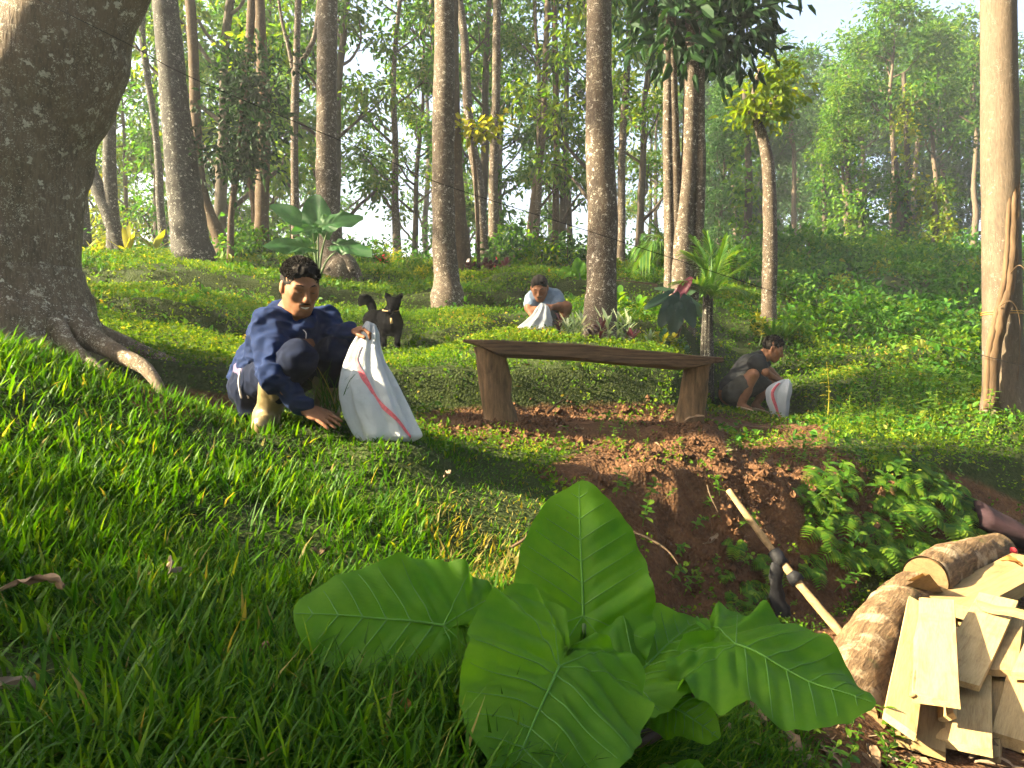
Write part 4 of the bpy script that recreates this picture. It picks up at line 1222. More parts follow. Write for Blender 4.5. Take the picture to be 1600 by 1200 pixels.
def small_taro(px, py, d, leaves_, label, s=1.0, mat='taro_far'):
    """background taro: leaves given as (attach, tip, width, lateral) on the photo"""
    b = P(px, py, d); b[2] = min(b[2], G(b[0], b[1]) + .03)
    e = empty('taro_plant', b)
    for (ax_, ay_), (tx_, ty_), w, dr, dt in leaves_:
        A, T = P(ax_, ay_, d + dr), P(tx_, ty_, d + dr + dt)
        t = nrm(T - A)
        wd = np.cross(t, nrm([.1, -.8, .5]))
        taro_leaf(e, b, A, T, wd, w / F * d, .10, .18, .02, .012, 8, ax_ * .1, .1, mat, (10, 56), False)
        stalk(e, b, [b, (b + A) / 2 + np.array([(A - b)[0] * -.1, 0, .05]), A], .018, .009, 'petiole_g')
    return tag(e, label, 'plant')
small_taro(497, 412, 9.6, [((497, 352), (490, 300), 46, 0, .15), ((478, 350), (420, 315), 34, .1, 0), ((515, 350), (568, 338), 34, -.1, 0), ((470, 385), (408, 382), 30, -.3, -.2), ((488, 358), (455, 362), 22, -.3, -.3), ((535, 385), (582, 395), 30, -.1, -.2), ((470, 392), (482, 372), 20, .1, 0)],
           'big dark taro with an upright lit leaf behind the man in blue')
small_taro(905, 440, 10.5, [((906, 428), (903, 402), 26, 0, .05), ((890, 425), (872, 430), 22, 0, -.1), ((912, 432), (926, 428), 18, .1, 0)], 'small taro with one upright bright leaf left of the blotched trunk', mat='taro')
small_taro(1300, 432, 19, [((1302, 420), (1284, 416), 20, 0, -.1), ((1306, 418), (1326, 414), 18, 0, 0), ((1310, 422), (1312, 410), 18, .2, 0)], 'small pale taro among the creepers on the upper right slope', mat='taro')
small_taro(1345, 425, 21, [((1348, 416), (1362, 410), 18, 0, 0), ((1344, 418), (1334, 412), 16, 0, 0)], 'pair of taro leaves at the foot of the right forest edge', mat='taro')
# ------------------------------------------------------------------ bodies: smooth union of tapered limbs, meshed as one surface
class Fld:
    def __init__(s, lo, hi, h):
        s.h = h; s.o = np.asarray(lo, float)
        s.n = np.ceil((np.asarray(hi, float) - s.o) / h).astype(int) + 1
        s.D = np.full(s.n, 1.0, np.float32)
    def _box(s, lo, hi):
        a = np.clip(np.floor((lo - s.o) / s.h).astype(int), 0, s.n - 1)
        b = np.clip(np.ceil((hi - s.o) / s.h).astype(int) + 1, 1, s.n)
        sl = tuple(slice(int(p), int(q)) for p, q in zip(a, b))
        g = [(np.arange(a[k], b[k]) * s.h + s.o[k]).astype(np.float32) for k in range(3)]
        return sl, g[0][:, None, None], g[1][None, :, None], g[2][None, None, :]
    def _put(s, sl, d, k, sub):
        o = s.D[sl]
        if sub:
            d = -d
            h = np.maximum(k - np.abs(o - d), 0) / k
            s.D[sl] = np.maximum(o, d) + h * h * k * .25
        else:
            h = np.maximum(k - np.abs(o - d), 0) / k
            s.D[sl] = np.minimum(o, d) - h * h * k * .25
    def cap(s, a, b, ra, rb=None, k=.02, sub=False):
        rb = ra if rb is None else rb
        a, b = np.asarray(a, float), np.asarray(b, float)
        m = max(ra, rb) + k + 3 * s.h
        sl, X, Y, Z = s._box(np.minimum(a, b) - m, np.maximum(a, b) + m)
        if min(X.size, Y.size, Z.size) == 0: return s
        d = b - a; dd = max(float(d @ d), 1e-9)
        t = np.clip(((X - a[0]) * d[0] + (Y - a[1]) * d[1] + (Z - a[2]) * d[2]) / dd, 0, 1)
        r = np.sqrt((X - a[0] - t * d[0]) ** 2 + (Y - a[1] - t * d[1]) ** 2 + (Z - a[2] - t * d[2]) ** 2)
        s._put(sl, (r - (ra + (rb - ra) * t)).astype(np.float32), k, sub)
        return s
    def chain(s, pts, rad, k=.02):
        for i in range(len(pts) - 1): s.cap(pts[i], pts[i + 1], rad[i], rad[i + 1], k)
        return s
    def ell(s, c, r, Rm=None, k=.02, sub=False):
        c, r = np.asarray(c, float), np.asarray(r, float)
        Rm = np.eye(3) if Rm is None else np.asarray(Rm, float)      # columns = local axes
        m = r.max() + k + 3 * s.h
        sl, X, Y, Z = s._box(c - m, c + m)
        if min(X.size, Y.size, Z.size) == 0: return s
        q = [((X - c[0]) * Rm[0, i] + (Y - c[1]) * Rm[1, i] + (Z - c[2]) * Rm[2, i]) for i in range(3)]
        k0 = np.sqrt(sum((q[i] / r[i]) ** 2 for i in range(3)))
        k1 = np.sqrt(sum((q[i] / r[i] ** 2) ** 2 for i in range(3)))
        s._put(sl, (k0 * (k0 - 1) / np.maximum(k1, 1e-6)).astype(np.float32), k, sub)
        return s
    def plane_cut(s, p, n, k=.01):
        """remove everything on the side n points to"""
        g = [(np.arange(s.n[i]) * s.h + s.o[i]).astype(np.float32) for i in range(3)]
        d = ((g[0][:, None, None] - p[0]) * n[0] + (g[1][None, :, None] - p[1]) * n[1] + (g[2][None, None, :] - p[2]) * n[2]).astype(np.float32)
        h = np.maximum(k - np.abs(s.D - d), 0) / k
        s.D = np.maximum(s.D, d) + h * h * k * .25
        return s
    def mesh(s):
        D, h = s.D, s.h
        S = D < 0
        n = np.array(D.shape)
        C = [(i, j, k) for i in (0, 1) for j in (0, 1) for k in (0, 1)]
        sub = lambda c: S[c[0]:n[0] - 1 + c[0], c[1]:n[1] - 1 + c[1], c[2]:n[2] - 1 + c[2]]
        cnt = sum(sub(c).astype(np.int8) for c in C)
        act = (cnt > 0) & (cnt < 8)
        ii = np.argwhere(act)
        idx = np.full(act.shape, -1, np.int64); idx[act] = np.arange(len(ii))
        acc = np.zeros((len(ii), 3)); num = np.zeros(len(ii))
        for a in C:
            for ax in range(3):
                if a[ax]: continue
                b = list(a); b[ax] = 1
                da = D[ii[:, 0] + a[0], ii[:, 1] + a[1], ii[:, 2] + a[2]]
                db = D[ii[:, 0] + b[0], ii[:, 1] + b[1], ii[:, 2] + b[2]]
                m = (da < 0) != (db < 0)
                t = da[m] / (da[m] - db[m])
                p = np.tile(np.array(a, float), (m.sum(), 1)); p[:, ax] += t
                acc[m] += p; num[m] += 1
        V = (ii + acc / num[:, None]) * h + s.o
        Q = []
        for ax in range(3):
            u, v = [(1, 2), (2, 0), (0, 1)][ax]
            s0 = [slice(1, -1)] * 3; s1 = [slice(1, -1)] * 3
            s0[ax] = slice(0, -1); s1[ax] = slice(1, None)
            A, B = S[tuple(s0)], S[tuple(s1)]
            e = np.argwhere(A != B)
            if not len(e): continue
            fl = A[tuple(e.T)]
            g = e + 1; g[:, ax] -= 1
            def cell(du, dv):
                c = g.copy(); c[:, u] += du; c[:, v] += dv
                return idx[c[:, 0], c[:, 1], c[:, 2]]
            q = np.stack([cell(-1, -1), cell(0, -1), cell(0, 0), cell(-1, 0)], -1)
            q[~fl] = q[~fl][:, ::-1]
            Q.append(q)
        Q = np.concatenate(Q)
        Q = Q[(Q >= 0).all(1)]
        return V, Q

def vnormals(V, Q):
    fn = np.cross(V[Q[:, 2]] - V[Q[:, 0]], V[Q[:, 3]] - V[Q[:, 1]])
    N = np.zeros_like(V)
    for k in range(4): np.add.at(N, Q[:, k], fn)
    return vnorm(N)

def relax(V, Q, it=2, f=.5):
    e = np.concatenate([Q[:, [0, 1]], Q[:, [1, 2]], Q[:, [2, 3]], Q[:, [3, 0]]])
    e = np.concatenate([e, e[:, ::-1]])
    deg = np.bincount(e[:, 0], minlength=len(V))[:, None]
    for _ in range(it):
        A = np.stack([np.bincount(e[:, 0], V[e[:, 1], k], len(V)) for k in range(3)], -1) / np.maximum(deg, 1)
        V = V + (A - V) * f
    return V

def field_obj(name, f, mat, parent=None, org=(0, 0, 0), folds=0.0, ffreq=22.0, fdir=(1, 1, 1), it=2, seed=0.0):
    V, Q = f.mesh()
    V = relax(V, Q, it)
    if folds:
        N = vnormals(V, Q)
        fd = np.asarray(fdir, float) * ffreq
        w = fbm(V[:, 0] * fd[0] + seed, V[:, 1] * fd[1], V[:, 2] * fd[2], 2)
        V = V + N * ((1 - 2.2 * np.abs(w)) * folds)[:, None]
    return obj(name, make_mesh(name, V - np.asarray(org, float), [Q], mat, True), parent)

def basis(fwd, up):
    f = nrm(fwd); u = np.asarray(up, float); u = nrm(u - f * (u @ f))
    return np.stack([np.cross(f, u), f, u], 1)          # columns: right, forward, up

def add_head(f, c, B, s=1.0):
    T = lambda p: np.asarray(c, float) + B @ (np.asarray(p, float) * s)
    E = lambda p, r, k=.02, sub=False: f.ell(T(p), np.asarray(r) * s, B, k, sub)
    Cp = lambda a, b, ra, rb=None, k=.015, sub=False: f.cap(T(a), T(b), ra * s, (ra if rb is None else rb) * s, k, sub)
    E((0, -.015, .03), (.077, .096, .088))
    E((0, .022, -.03), (.064, .072, .085), .03)
    Cp((0, .066, -.098), (0, .068, -.096), .022, None, .03)
    for x in (-1, 1):
        Cp((x * .056, .0, -.05), (x * .022, .06, -.098), .018, .018, .03)
        Cp((x * .044, .060, -.018), (x * .052, .04, -.01), .020, .018, .025)
        Cp((x * .016, .086, .026), (x * .046, .072, .022), .010, .009, .015)
        f.ell(T((x * .032, .096, .004)), np.array((.017, .014, .011)) * s, B, .012, True)
        E((x * .031, .078, .003), (.015, .012, .012), .004)
        E((x * .081, -.008, -.006), (.009, .020, .033), .006)
        Cp((x * .010, .098, -.034), (x * .016, .094, -.036), .0095, .009, .008)
    Cp((0, .088, .018), (0, .112, -.026), .008, .012, .012)
    Cp((0, .112, -.027), (0, .108, -.034), .0125, .011, .008)
    E((0, .072, -.066), (.034, .024, .022), .02)
    Cp((-.022, .090, -.058), (.022, .090, -.058), .006, .006, .008)
    Cp((-.018, .091, -.076), (.018, .091, -.076), .0075, .0075, .008)
    Cp((-.022, .100, -.067), (.022, .100, -.067), .0045, .0045, .004, True)
    return T

def face_bits(T, B, s, parent, org, brow=True, moustache=False, hairmat=None, teeth=False):
    """brows, lids, moustache and mouth as thin pieces of their own"""
    def strip(name, pts, r, mat, squash=.5):
        mb = MB(); q = spline(np.array([T(p) for p in pts]) - org, 10)
        tube(mb, q, r * s * np.sin(np.linspace(.35, np.pi - .35, 10)), 6, True, .15, 60, 0, squash)
        return mb.build(name, mat, parent)
    for x in (-1, 1):
        if brow: strip('eyebrow', [(x * .014, .094, .028), (x * .030, .092, .035), (x * .048, .078, .030)], .0055, hairmat)
        strip('eyelid', [(x * .018, .0925, .003), (x * .031, .0935, .0005), (x * .044, .085, .002)], .0032, M['lid'])
    if moustache:
        strip('moustache', [(-.027, .090, -.056), (-.012, .100, -.049), (0, .104, -.047), (.012, .102, -.048), (.027, .090, -.056)], .0075, hairmat)
    strip('mouth', [(-.027, .088, -.062), (0, .098, -.069), (.027, .088, -.062)], .0068 if teeth else .0045, M['teeth'] if teeth else M['lid'])

def add_hand(f, wrist, d, back, side=1, s=1.0, curl=(.25, .3, .3), spread=.12, thumb=(.55, .8, -.25), k=.005, palm=True):
    """palm, four unequal fingers and a thumb; back = direction the back of the hand faces, side = which way the thumb lies"""
    d = nrm(d); n = np.asarray(back, float); n = nrm(n - d * (n @ d)); sd = np.cross(d, n) * side
    w = np.asarray(wrist, float)
    B = np.stack([d, sd, n], 1)
    f.ell(w + d * .048 * s, np.array((.052, .041, .016)) * s, B, .012)
    for off, ln in zip((.031, .0105, -.0105, -.030), (.070, .078, .072, .056)):
        p = w + d * .082 * s + sd * off * s
        dr = nrm(d + sd * spread * off / .03)
        nn = n
        r = .0088 * s
        for j, (c_, fr_) in enumerate(zip(curl, (.45, .32, .23))):
            a = c_
            dr, nn = nrm(dr * math.cos(a) - nn * math.sin(a)), nrm(nn * math.cos(a) + dr * math.sin(a))
            q = p + dr * ln * fr_ * s
            f.cap(p, q, r, r * .9, k); p = q; r *= .92
    p = w + d * .028 * s + sd * .030 * s
    dr = nrm(d * thumb[0] + sd * thumb[1] + n * thumb[2])
    q = p + dr * .042 * s; f.cap(p, q, .013 * s, .0105 * s, .01)
    dr = nrm(dr + d * .5 - n * .1); f.cap(q, q + dr * .032 * s, .0105 * s, .0085 * s, k)

def bounds(pts, m): 
    p = np.array(pts); return p.min(0) - m, p.max(0) + m

M['skin'] = mat_plain('skin', (.190, .086, .046), .6, .18, 22, .12, .004, .15)
M['lid'] = mat_plain('eyelid_line', (.035, .018, .012), .6, .1)
M['teeth'] = mat_plain('teeth', (.5, .45, .38), .35, .1)
M['hair'] = mat_plain('black_hair', (.010, .008, .007), .7, .6, 60, .6, .006, .1, (1, 1, .4))
M['navy'] = mat_plain('navy_cloth', (.006, .014, .050), .9, .18, 30, .12, .004, .1)
M['trouser'] = mat_plain('dark_trousers', (.004, .007, .020), .9, .2, 30, .12, .004, .08)
M['purple'] = mat_plain('trouser_lit_purple', (.085, .062, .115), .8, .2, 26, .12, .004, .2)  # lit side of the dark trousers, put into the colour
M['boot'] = mat_plain('olive_rubber', (.150, .112, .052), .45, .2, 14, .1, .004, .4)
M['blackcloth'] = mat_plain('black_tshirt', (.010, .011, .014), .85, .2, 30, .1)
M['greycloth'] = mat_plain('grey_shorts', (.045, .042, .036), .85, .2, 30, .1)
M['bluecloth'] = mat_plain('grey_blue_tshirt', (.115, .155, .215), .85, .15, 30, .1)
M['white'] = mat_plain('white_piping', (.5, .48, .52), .7, .1)

def hair_field(c, B, s, h, low=-.05, front=.055, tuft=.0):
    T = lambda p: np.asarray(c, float) + B @ (np.asarray(p, float) * s)
    lo, hi = bounds([T((0, 0, 0))], .17 * s)
    f = Fld(lo, hi, h)
    f.ell(T((0, -.020, .034)), np.array((.081, .100, .089)) * s, B, .02)
    f.ell(T((0, .03, .088)), np.array((.056, .050, .028)) * s, B, .02)
    # clear the face and the ears, keep short sides
    f.ell(T((0, .138, -.022)), np.array((.088, .115, .112)) * s, B, .012, True)
    for x in (-1, 1): f.ell(T((x * .088, .002, -.032)), np.array((.022, .030, .046)) * s, B, .008, True)
    f.plane_cut(T((0, -.06, -.065)), -(B @ np.array((0, .35, 1.0)) / np.linalg.norm((0, .35, 1.0))), .01)
    return f

def hair_tufts(parent, org, c, B, s, n, ln, zlo=.05, seed=3):
    """short spiky locks over the scalp"""
    r = np.random.default_rng(seed)
    mb = MB()
    for k in range(n):
        a, e = r.uniform(0, 6.283), math.asin(r.uniform(.15, 1))
        d = np.array((math.cos(a) * math.cos(e), math.sin(a) * math.cos(e), math.sin(e)))
        p = np.array((0, -.018, .038)) + d * np.array((.084, .100, .090))
        if p[1] > .055 and p[2] < .085: continue
        dr = nrm(d * .8 + np.array((r.normal(0, .3), .5 + r.normal(0, .3), .35)))
        q = np.array([p - d * .006, p + dr * ln * .55, p + dr * ln + np.array((0, .3, -.2)) * ln * .4]) * s
        q = (B @ q.T).T + np.asarray(c) - org
        tube(mb, q, np.array([.0045, .0035, .0008]) * s, 4, False)
    return mb.build('hair_locks', M['hair'], parent)

# ---- the man in blue, squatting in the grass
def man_blue():
    hd = P(469, 448, 3.43)
    B = basis((.50, -.74, -.40), (.10, -.2, 1)); s = 1.0
    shR, shL = P(421, 512, 3.42), P(505, 503, 3.62)         # his right shoulder is the near, left one in the picture
    elR, wrR = P(428, 588, 3.26), P(477, 640, 3.30)
    elL, wrL = P(524, 533, 3.55), P(551, 517, 3.46)
    pel = P(404, 600, 3.68)
    hipR, hipL = P(402, 602, 3.58), P(432, 598, 3.78)
    knR, knL = P(466, 560, 3.27), P(525, 552, 3.50)
    anR, anL = P(416, 650, 3.43), P(508, 637, 3.62)
    neck = P(452, 498, 3.50); chest = P(452, 535, 3.52)
    org = np.array([hipR[0], hipR[1], G(hipR[0], hipR[1])])
    allp = [hd, shR, shL, elR, wrR, elL, wrL, pel, hipR, hipL, knR, knL, anR, anL, P(545, 668, 3.28), P(585, 500, 3.44), P(400, 680, 3.3)]
    lo, hi = bounds(allp, .17)
    f = Fld(lo, hi, .0054)
    T = add_head(f, hd, B, s)
    f.cap(T((0, -.02, -.06)), neck, .054, .062, .03)
    f.cap(neck, chest, .075, .11, .04).cap(chest, pel, .11, .11, .05)
    f.chain([neck, shR, elR, wrR], [.055, .05, .036, .026], .03)
    f.chain([neck, shL, elL, wrL], [.055, .05, .036, .026], .03)
    f.chain([hipR, knR, anR], [.08, .05, .036], .03).chain([hipL, knL, anL], [.08, .05, .036], .03)
    add_hand(f, wrR, P(538, 667, 3.26) - wrR, (.15, -.55, .85), -1, 1.06, (.10, .12, .15), .14, (.75, .5, -.25))
    add_hand(f, wrL, P(580, 512, 3.42) - wrL, (-.1, -.25, 1), 1, 1.0, (.75, 1.0, .7), .05, (.8, .35, -.5))
    man = field_obj('person', f, M['skin'], None, org)
    man.location = org
    face_bits(T, B, s, man, org, True, True, M['hair'], True)
    field_obj('hair', hair_field(hd, B, s, .005), M['hair'], man, org, .004, 55)
    hair_tufts(man, org, hd, B, s, 1100, .011)
    # hooded jacket
    f = Fld(lo, hi, .0066)
    back = P(418, 540, 3.64)
    f.ell(P(443, 536, 3.52), (.165, .135, .17), basis((.6, -.7, -.2), (.12, -.1, 1)), .05)
    f.cap(P(455, 505, 3.52), P(420, 570, 3.62), .105, .135, .05)
    f.cap(P(418, 570, 3.60), P(400, 596, 3.66), .13, .125, .05)
    f.cap(shR, shL, .075, .07, .05)
    f.chain([shR, elR, P(472, 632, 3.295)], [.082, .062, .044], .03)
    f.chain([shL, elL, P(548, 519, 3.47)], [.076, .058, .042], .03)
    f.cap(P(372, 586, 3.6), P(392, 598, 3.55), .028, .04, .05)
    # collar and hood lying on the back of the neck
    f.cap(P(432, 488, 3.60), P(470, 500, 3.62), .045, .04, .03)
    f.cap(P(428, 492, 3.50), P(436, 484, 3.58), .030, .035, .02)
    f.cap(P(437, 500, 3.42), P(458, 517, 3.38), .028, .024, .02)
    f.cap(P(487, 498, 3.48), P(470, 516, 3.39), .026, .022, .02)
    f.cap(T((0, 0, -.08)), T((0, .01, -.14)), .064, .060, .01, True)
    jk = field_obj('jacket', f, M['navy'], man, org, .011, 15, (.8, .8, 1.5))
    # zip and drawcord at the neck
    mb = MB(); tube(mb, spline(np.array([P(472, 514, 3.375), P(478, 520, 3.37), P(478, 529, 3.375)]), 8) - org, .0022, 6)
    mb.build('zip', M['white'], jk)
    # trousers
    f = Fld(lo, hi, .0075)
    f.ell(P(408, 605, 3.66), (.155, .15, .125), None, .05)
    f.chain([hipR, knR, P(432, 612, 3.38)], [.115, .074, .060], .035)
    f.chain([hipL, knL, P(513, 605, 3.58)], [.115, .074, .060], .035)
    f.cap(P(385, 590, 3.58), P(392, 640, 3.56), .06, .055, .03)
    tr = field_obj('trousers', f, M['trouser'], man, org, .006, 15)
    f = Fld(*bounds([P(385, 575, 3.6), P(405, 600, 3.4)], .13), .006)
    f.cap(P(385, 580, 3.56), P(396, 592, 3.475), .060, .045, .03)
    field_obj('trouser_lit_hip', f, M['purple'], man, org, .003, 18)  # hip of the trousers in their painted lit tone
    for x0, x1 in ((376, 380), (386, 391), (396, 401)):
        mb = MB(); q = spline(np.array([P(x0, 576, 3.44), P(x0 - 3, 598, 3.44), P(x1 - 3, 622, 3.47)]), 12)
        tube(mb, q - org, .0042, 5); mb.build('piping', M['white'], tr)
    # rubber boots
    for an, kn, toe, top in ((anR, knR, P(410, 672, 3.30), P(432, 602, 3.37)), (anL, knL, P(516, 652, 3.50), P(514, 596, 3.575))):
        f = Fld(*bounds([an, toe, top], .13), .006)
        f.cap(an, top, .052, .072, .02).cap(top, top + nrm(top - an) * .012, .075, .075, .01)
        heel = np.array([an[0], an[1], 0]) ; heel[2] = min(an[2] - .03, toe[2] + .03)
        f.chain([an + nrm(an - top) * .0, np.array([an[0], an[1] + .015, toe[2] + .035]), np.array([toe[0], toe[1], toe[2] + .02])], [.055, .052, .045], .03)
        field_obj('boot', f, M['boot'], man, org, .003, 20)
    return tag(man, 'smiling man in a navy hooded jacket squatting in the grass', 'person')
man_blue()

# ---- the young man in black, squatting on the right, seen from the side
def man_black():
    hd = P(1208, 545, 8.08); B = basis((.83, -.25, -.42), (.35, -.1, 1)); s = 1.06
    neck, chest, pel = P(1192, 557, 8.15), P(1172, 574, 8.15), P(1142, 615, 8.15)
    sN, sF = P(1183, 566, 7.98), P(1186, 563, 8.32)
    eN, wN = P(1197, 582, 7.90), P(1216, 594, 8.0)
    eF, wF = P(1204, 580, 8.30), P(1222, 596, 8.12)
    hN, hF = P(1146, 614, 8.04), P(1148, 613, 8.28)
    kN, kF = P(1176, 586, 7.92), P(1202, 598, 8.26)
    aN, aF = P(1158, 632, 7.96), P(1180, 634, 8.22)
    tN, tF = P(1172, 640, 7.90), P(1192, 641, 8.16)
    org = np.array([pel[0], pel[1], G(pel[0], pel[1])])
    lo, hi = bounds([hd, neck, chest, pel, sN, sF, eN, wN, eF, wF, kN, kF, aN, aF, tN, tF, P(1226, 606, 8)], .16)
    f = Fld(lo, hi, .0075)
    T = add_head(f, hd, B, s)
    f.cap(T((0, -.02, -.06)), neck, .055, .06, .03).cap(neck, chest, .07, .12, .04).cap(chest, pel, .12, .13, .05)
    f.chain([neck, sN, eN, wN], [.05, .052, .038, .028], .03).chain([neck, sF, eF, wF], [.05, .052, .038, .028], .03)
    f.chain([hN, kN, aN], [.085, .060, .038], .03).chain([hF, kF, aF], [.085, .060, .038], .03)
    f.chain([aN, tN], [.036, .026], .02).chain([aF, tF], [.036, .026], .02)
    f.cap(P(1166, 612, 7.95), P(1161, 622, 7.96), .055, .045, .03)
    add_hand(f, wN, P(1226, 603, 8.05) - wN, (.3, -.6, .6), 1, 1.0, (.5, .8, .6), .1)
    add_hand(f, wF, P(1230, 603, 8.10) - wF, (.3, .6, .6), -1, 1.0, (.5, .8, .6), .1)
    m = field_obj('person', f, M['skin'], None, org); m.location = org
    face_bits(T, B, s, m, org, True, False, M['hair'])
    field_obj('hair', hair_field(hd, B, s, .008), M['hair'], m, org, .006, 45)
    hair_tufts(m, org, hd, B, s, 220, .018, seed=5)
    f = Fld(lo, hi, .009)
    f.cap(P(1188, 562, 8.15), chest, .10, .135, .05).cap(chest, P(1146, 606, 8.15), .135, .15, .06)
    f.cap(sN, sN + (eN - sN) * .45, .078, .070, .03).cap(sF, sF + (eF - sF) * .45, .078, .070, .03).cap(sN, sF, .075, .075, .05)
    f.cap(T((0, 0, -.09)), T((0, .02, -.15)), .056, .056, .01, True)
    field_obj('tshirt', f, M['blackcloth'], m, org, .006, 13)
    f = Fld(lo, hi, .009)
    f.ell(P(1144, 616, 8.15), (.13, .19, .12), None, .05)
    f.cap(hN, hN + (kN - hN) * .55, .112, .095, .03).cap(hF, hF + (kF - hF) * .85, .112, .09, .03)
    field_obj('shorts', f, M['greycloth'], m, org, .007, 14)
    for a, t in ((aN, tN), (aF, tF)):
        mb = MB(); dr = nrm(t - a); dr[2] *= .4
        q = np.array([a + dr * x + np.array([0, 0, -.036 - .0 * x]) for x in np.linspace(-.05, .19, 8)])
        q[:, 2] = np.linspace(q[0, 2], t[2] - .03, 8)
        tube(mb, q - org, .045 * np.sin(np.linspace(.6, 2.6, 8)) + .006, 10, True, 0, 4, 0, .28)
        mb.build('sandal', mat_plain('sandal_sole', (.42, .33, .2), .7), m)
    return tag(m, 'young man in black t-shirt and grey shorts squatting, seen side-on', 'person')
man_black()

# ---- the man in the grey-blue shirt at the back
def man_back():
    hd = P(843, 450, 8.0); B = basis((-.12, -.80, -.55), (-.08, -.3, 1)); s = 1.08
    neck, chest, pel = P(851, 464, 8.12), P(853, 480, 8.15), P(857, 505, 8.35)
    sL, sR = P(834, 467, 8.10), P(868, 465, 8.14)
    eL, wL = P(826, 481, 8.0), P(832, 494, 7.92)
    eR, wR = P(875, 479, 7.98), P(862, 480, 7.86)
    hL, hR = P(850, 506, 8.3), P(866, 506, 8.32)
    kL, kR = P(838, 488, 7.98), P(884, 480, 8.02)
    aL, aR = P(842, 512, 8.05), P(878, 512, 8.10)
    org = np.array([pel[0], pel[1], G(pel[0], pel[1])])
    lo, hi = bounds([hd, neck, pel, sL, sR, eL, wL, eR, wR, kL, kR, aL, aR, P(836, 515, 7.85)], .17)
    f = Fld(lo, hi, .0075)
    T = add_head(f, hd, B, s)
    f.cap(T((0, -.02, -.06)), neck, .055, .06, .03).cap(neck, chest, .07, .12, .04).cap(chest, pel, .12, .13, .05)
    f.chain([neck, sL, eL, wL], [.05, .052, .042, .03], .03).chain([neck, sR, eR, wR], [.05, .052, .042, .03], .03)
    f.chain([hL, kL, aL], [.08, .058, .038], .03).chain([hR, kR, aR], [.08, .062, .040], .03)
    f.cap(aL, aL + np.array([0, -.15, -.02]), .036, .03).cap(aR, aR + np.array([.03, -.15, -.02]), .036, .03)
    add_hand(f, wL, P(838, 504, 7.86) - wL, (-.5, -.6, .4), 1, 1.0, (.3, .4, .4), .1)
    add_hand(f, wR, P(850, 478, 7.80) - wR, (.1, -.6, .6), -1, 1.0, (.5, .8, .6), .1)
    m = field_obj('person', f, M['skin'], None, org); m.location = org
    face_bits(T, B, s, m, org, True, True, M['hair'])
    field_obj('hair', hair_field(hd, B, s, .008), M['hair'], m, org, .004, 45)
    f = Fld(lo, hi, .009)
    f.cap(P(851, 466, 8.14), chest, .12, .15, .05).cap(chest, P(857, 502, 8.3), .15, .16, .06)
    f.cap(sL, sL + (eL - sL) * .62, .080, .072, .03).cap(sR, sR + (eR - sR) * .62, .082, .075, .03).cap(sL, sR, .08, .08, .05)
    f.cap(T((0, 0, -.09)), T((0, .02, -.15)), .056, .056, .01, True)
    field_obj('tshirt', f, M['bluecloth'], m, org, .006, 13)
    f = Fld(lo, hi, .009)
    f.ell(P(858, 508, 8.32), (.17, .15, .12), None, .05)
    f.cap(hL, hL + (kL - hL) * .8, .11, .085, .03).cap(hR, hR + (kR - hR) * .75, .11, .085, .03)
    field_obj('shorts', f, M['greycloth'], m, org, .006, 14)
    return tag(m, 'man in a grey-blue t-shirt squatting far back beside the trunk', 'person')
man_back()

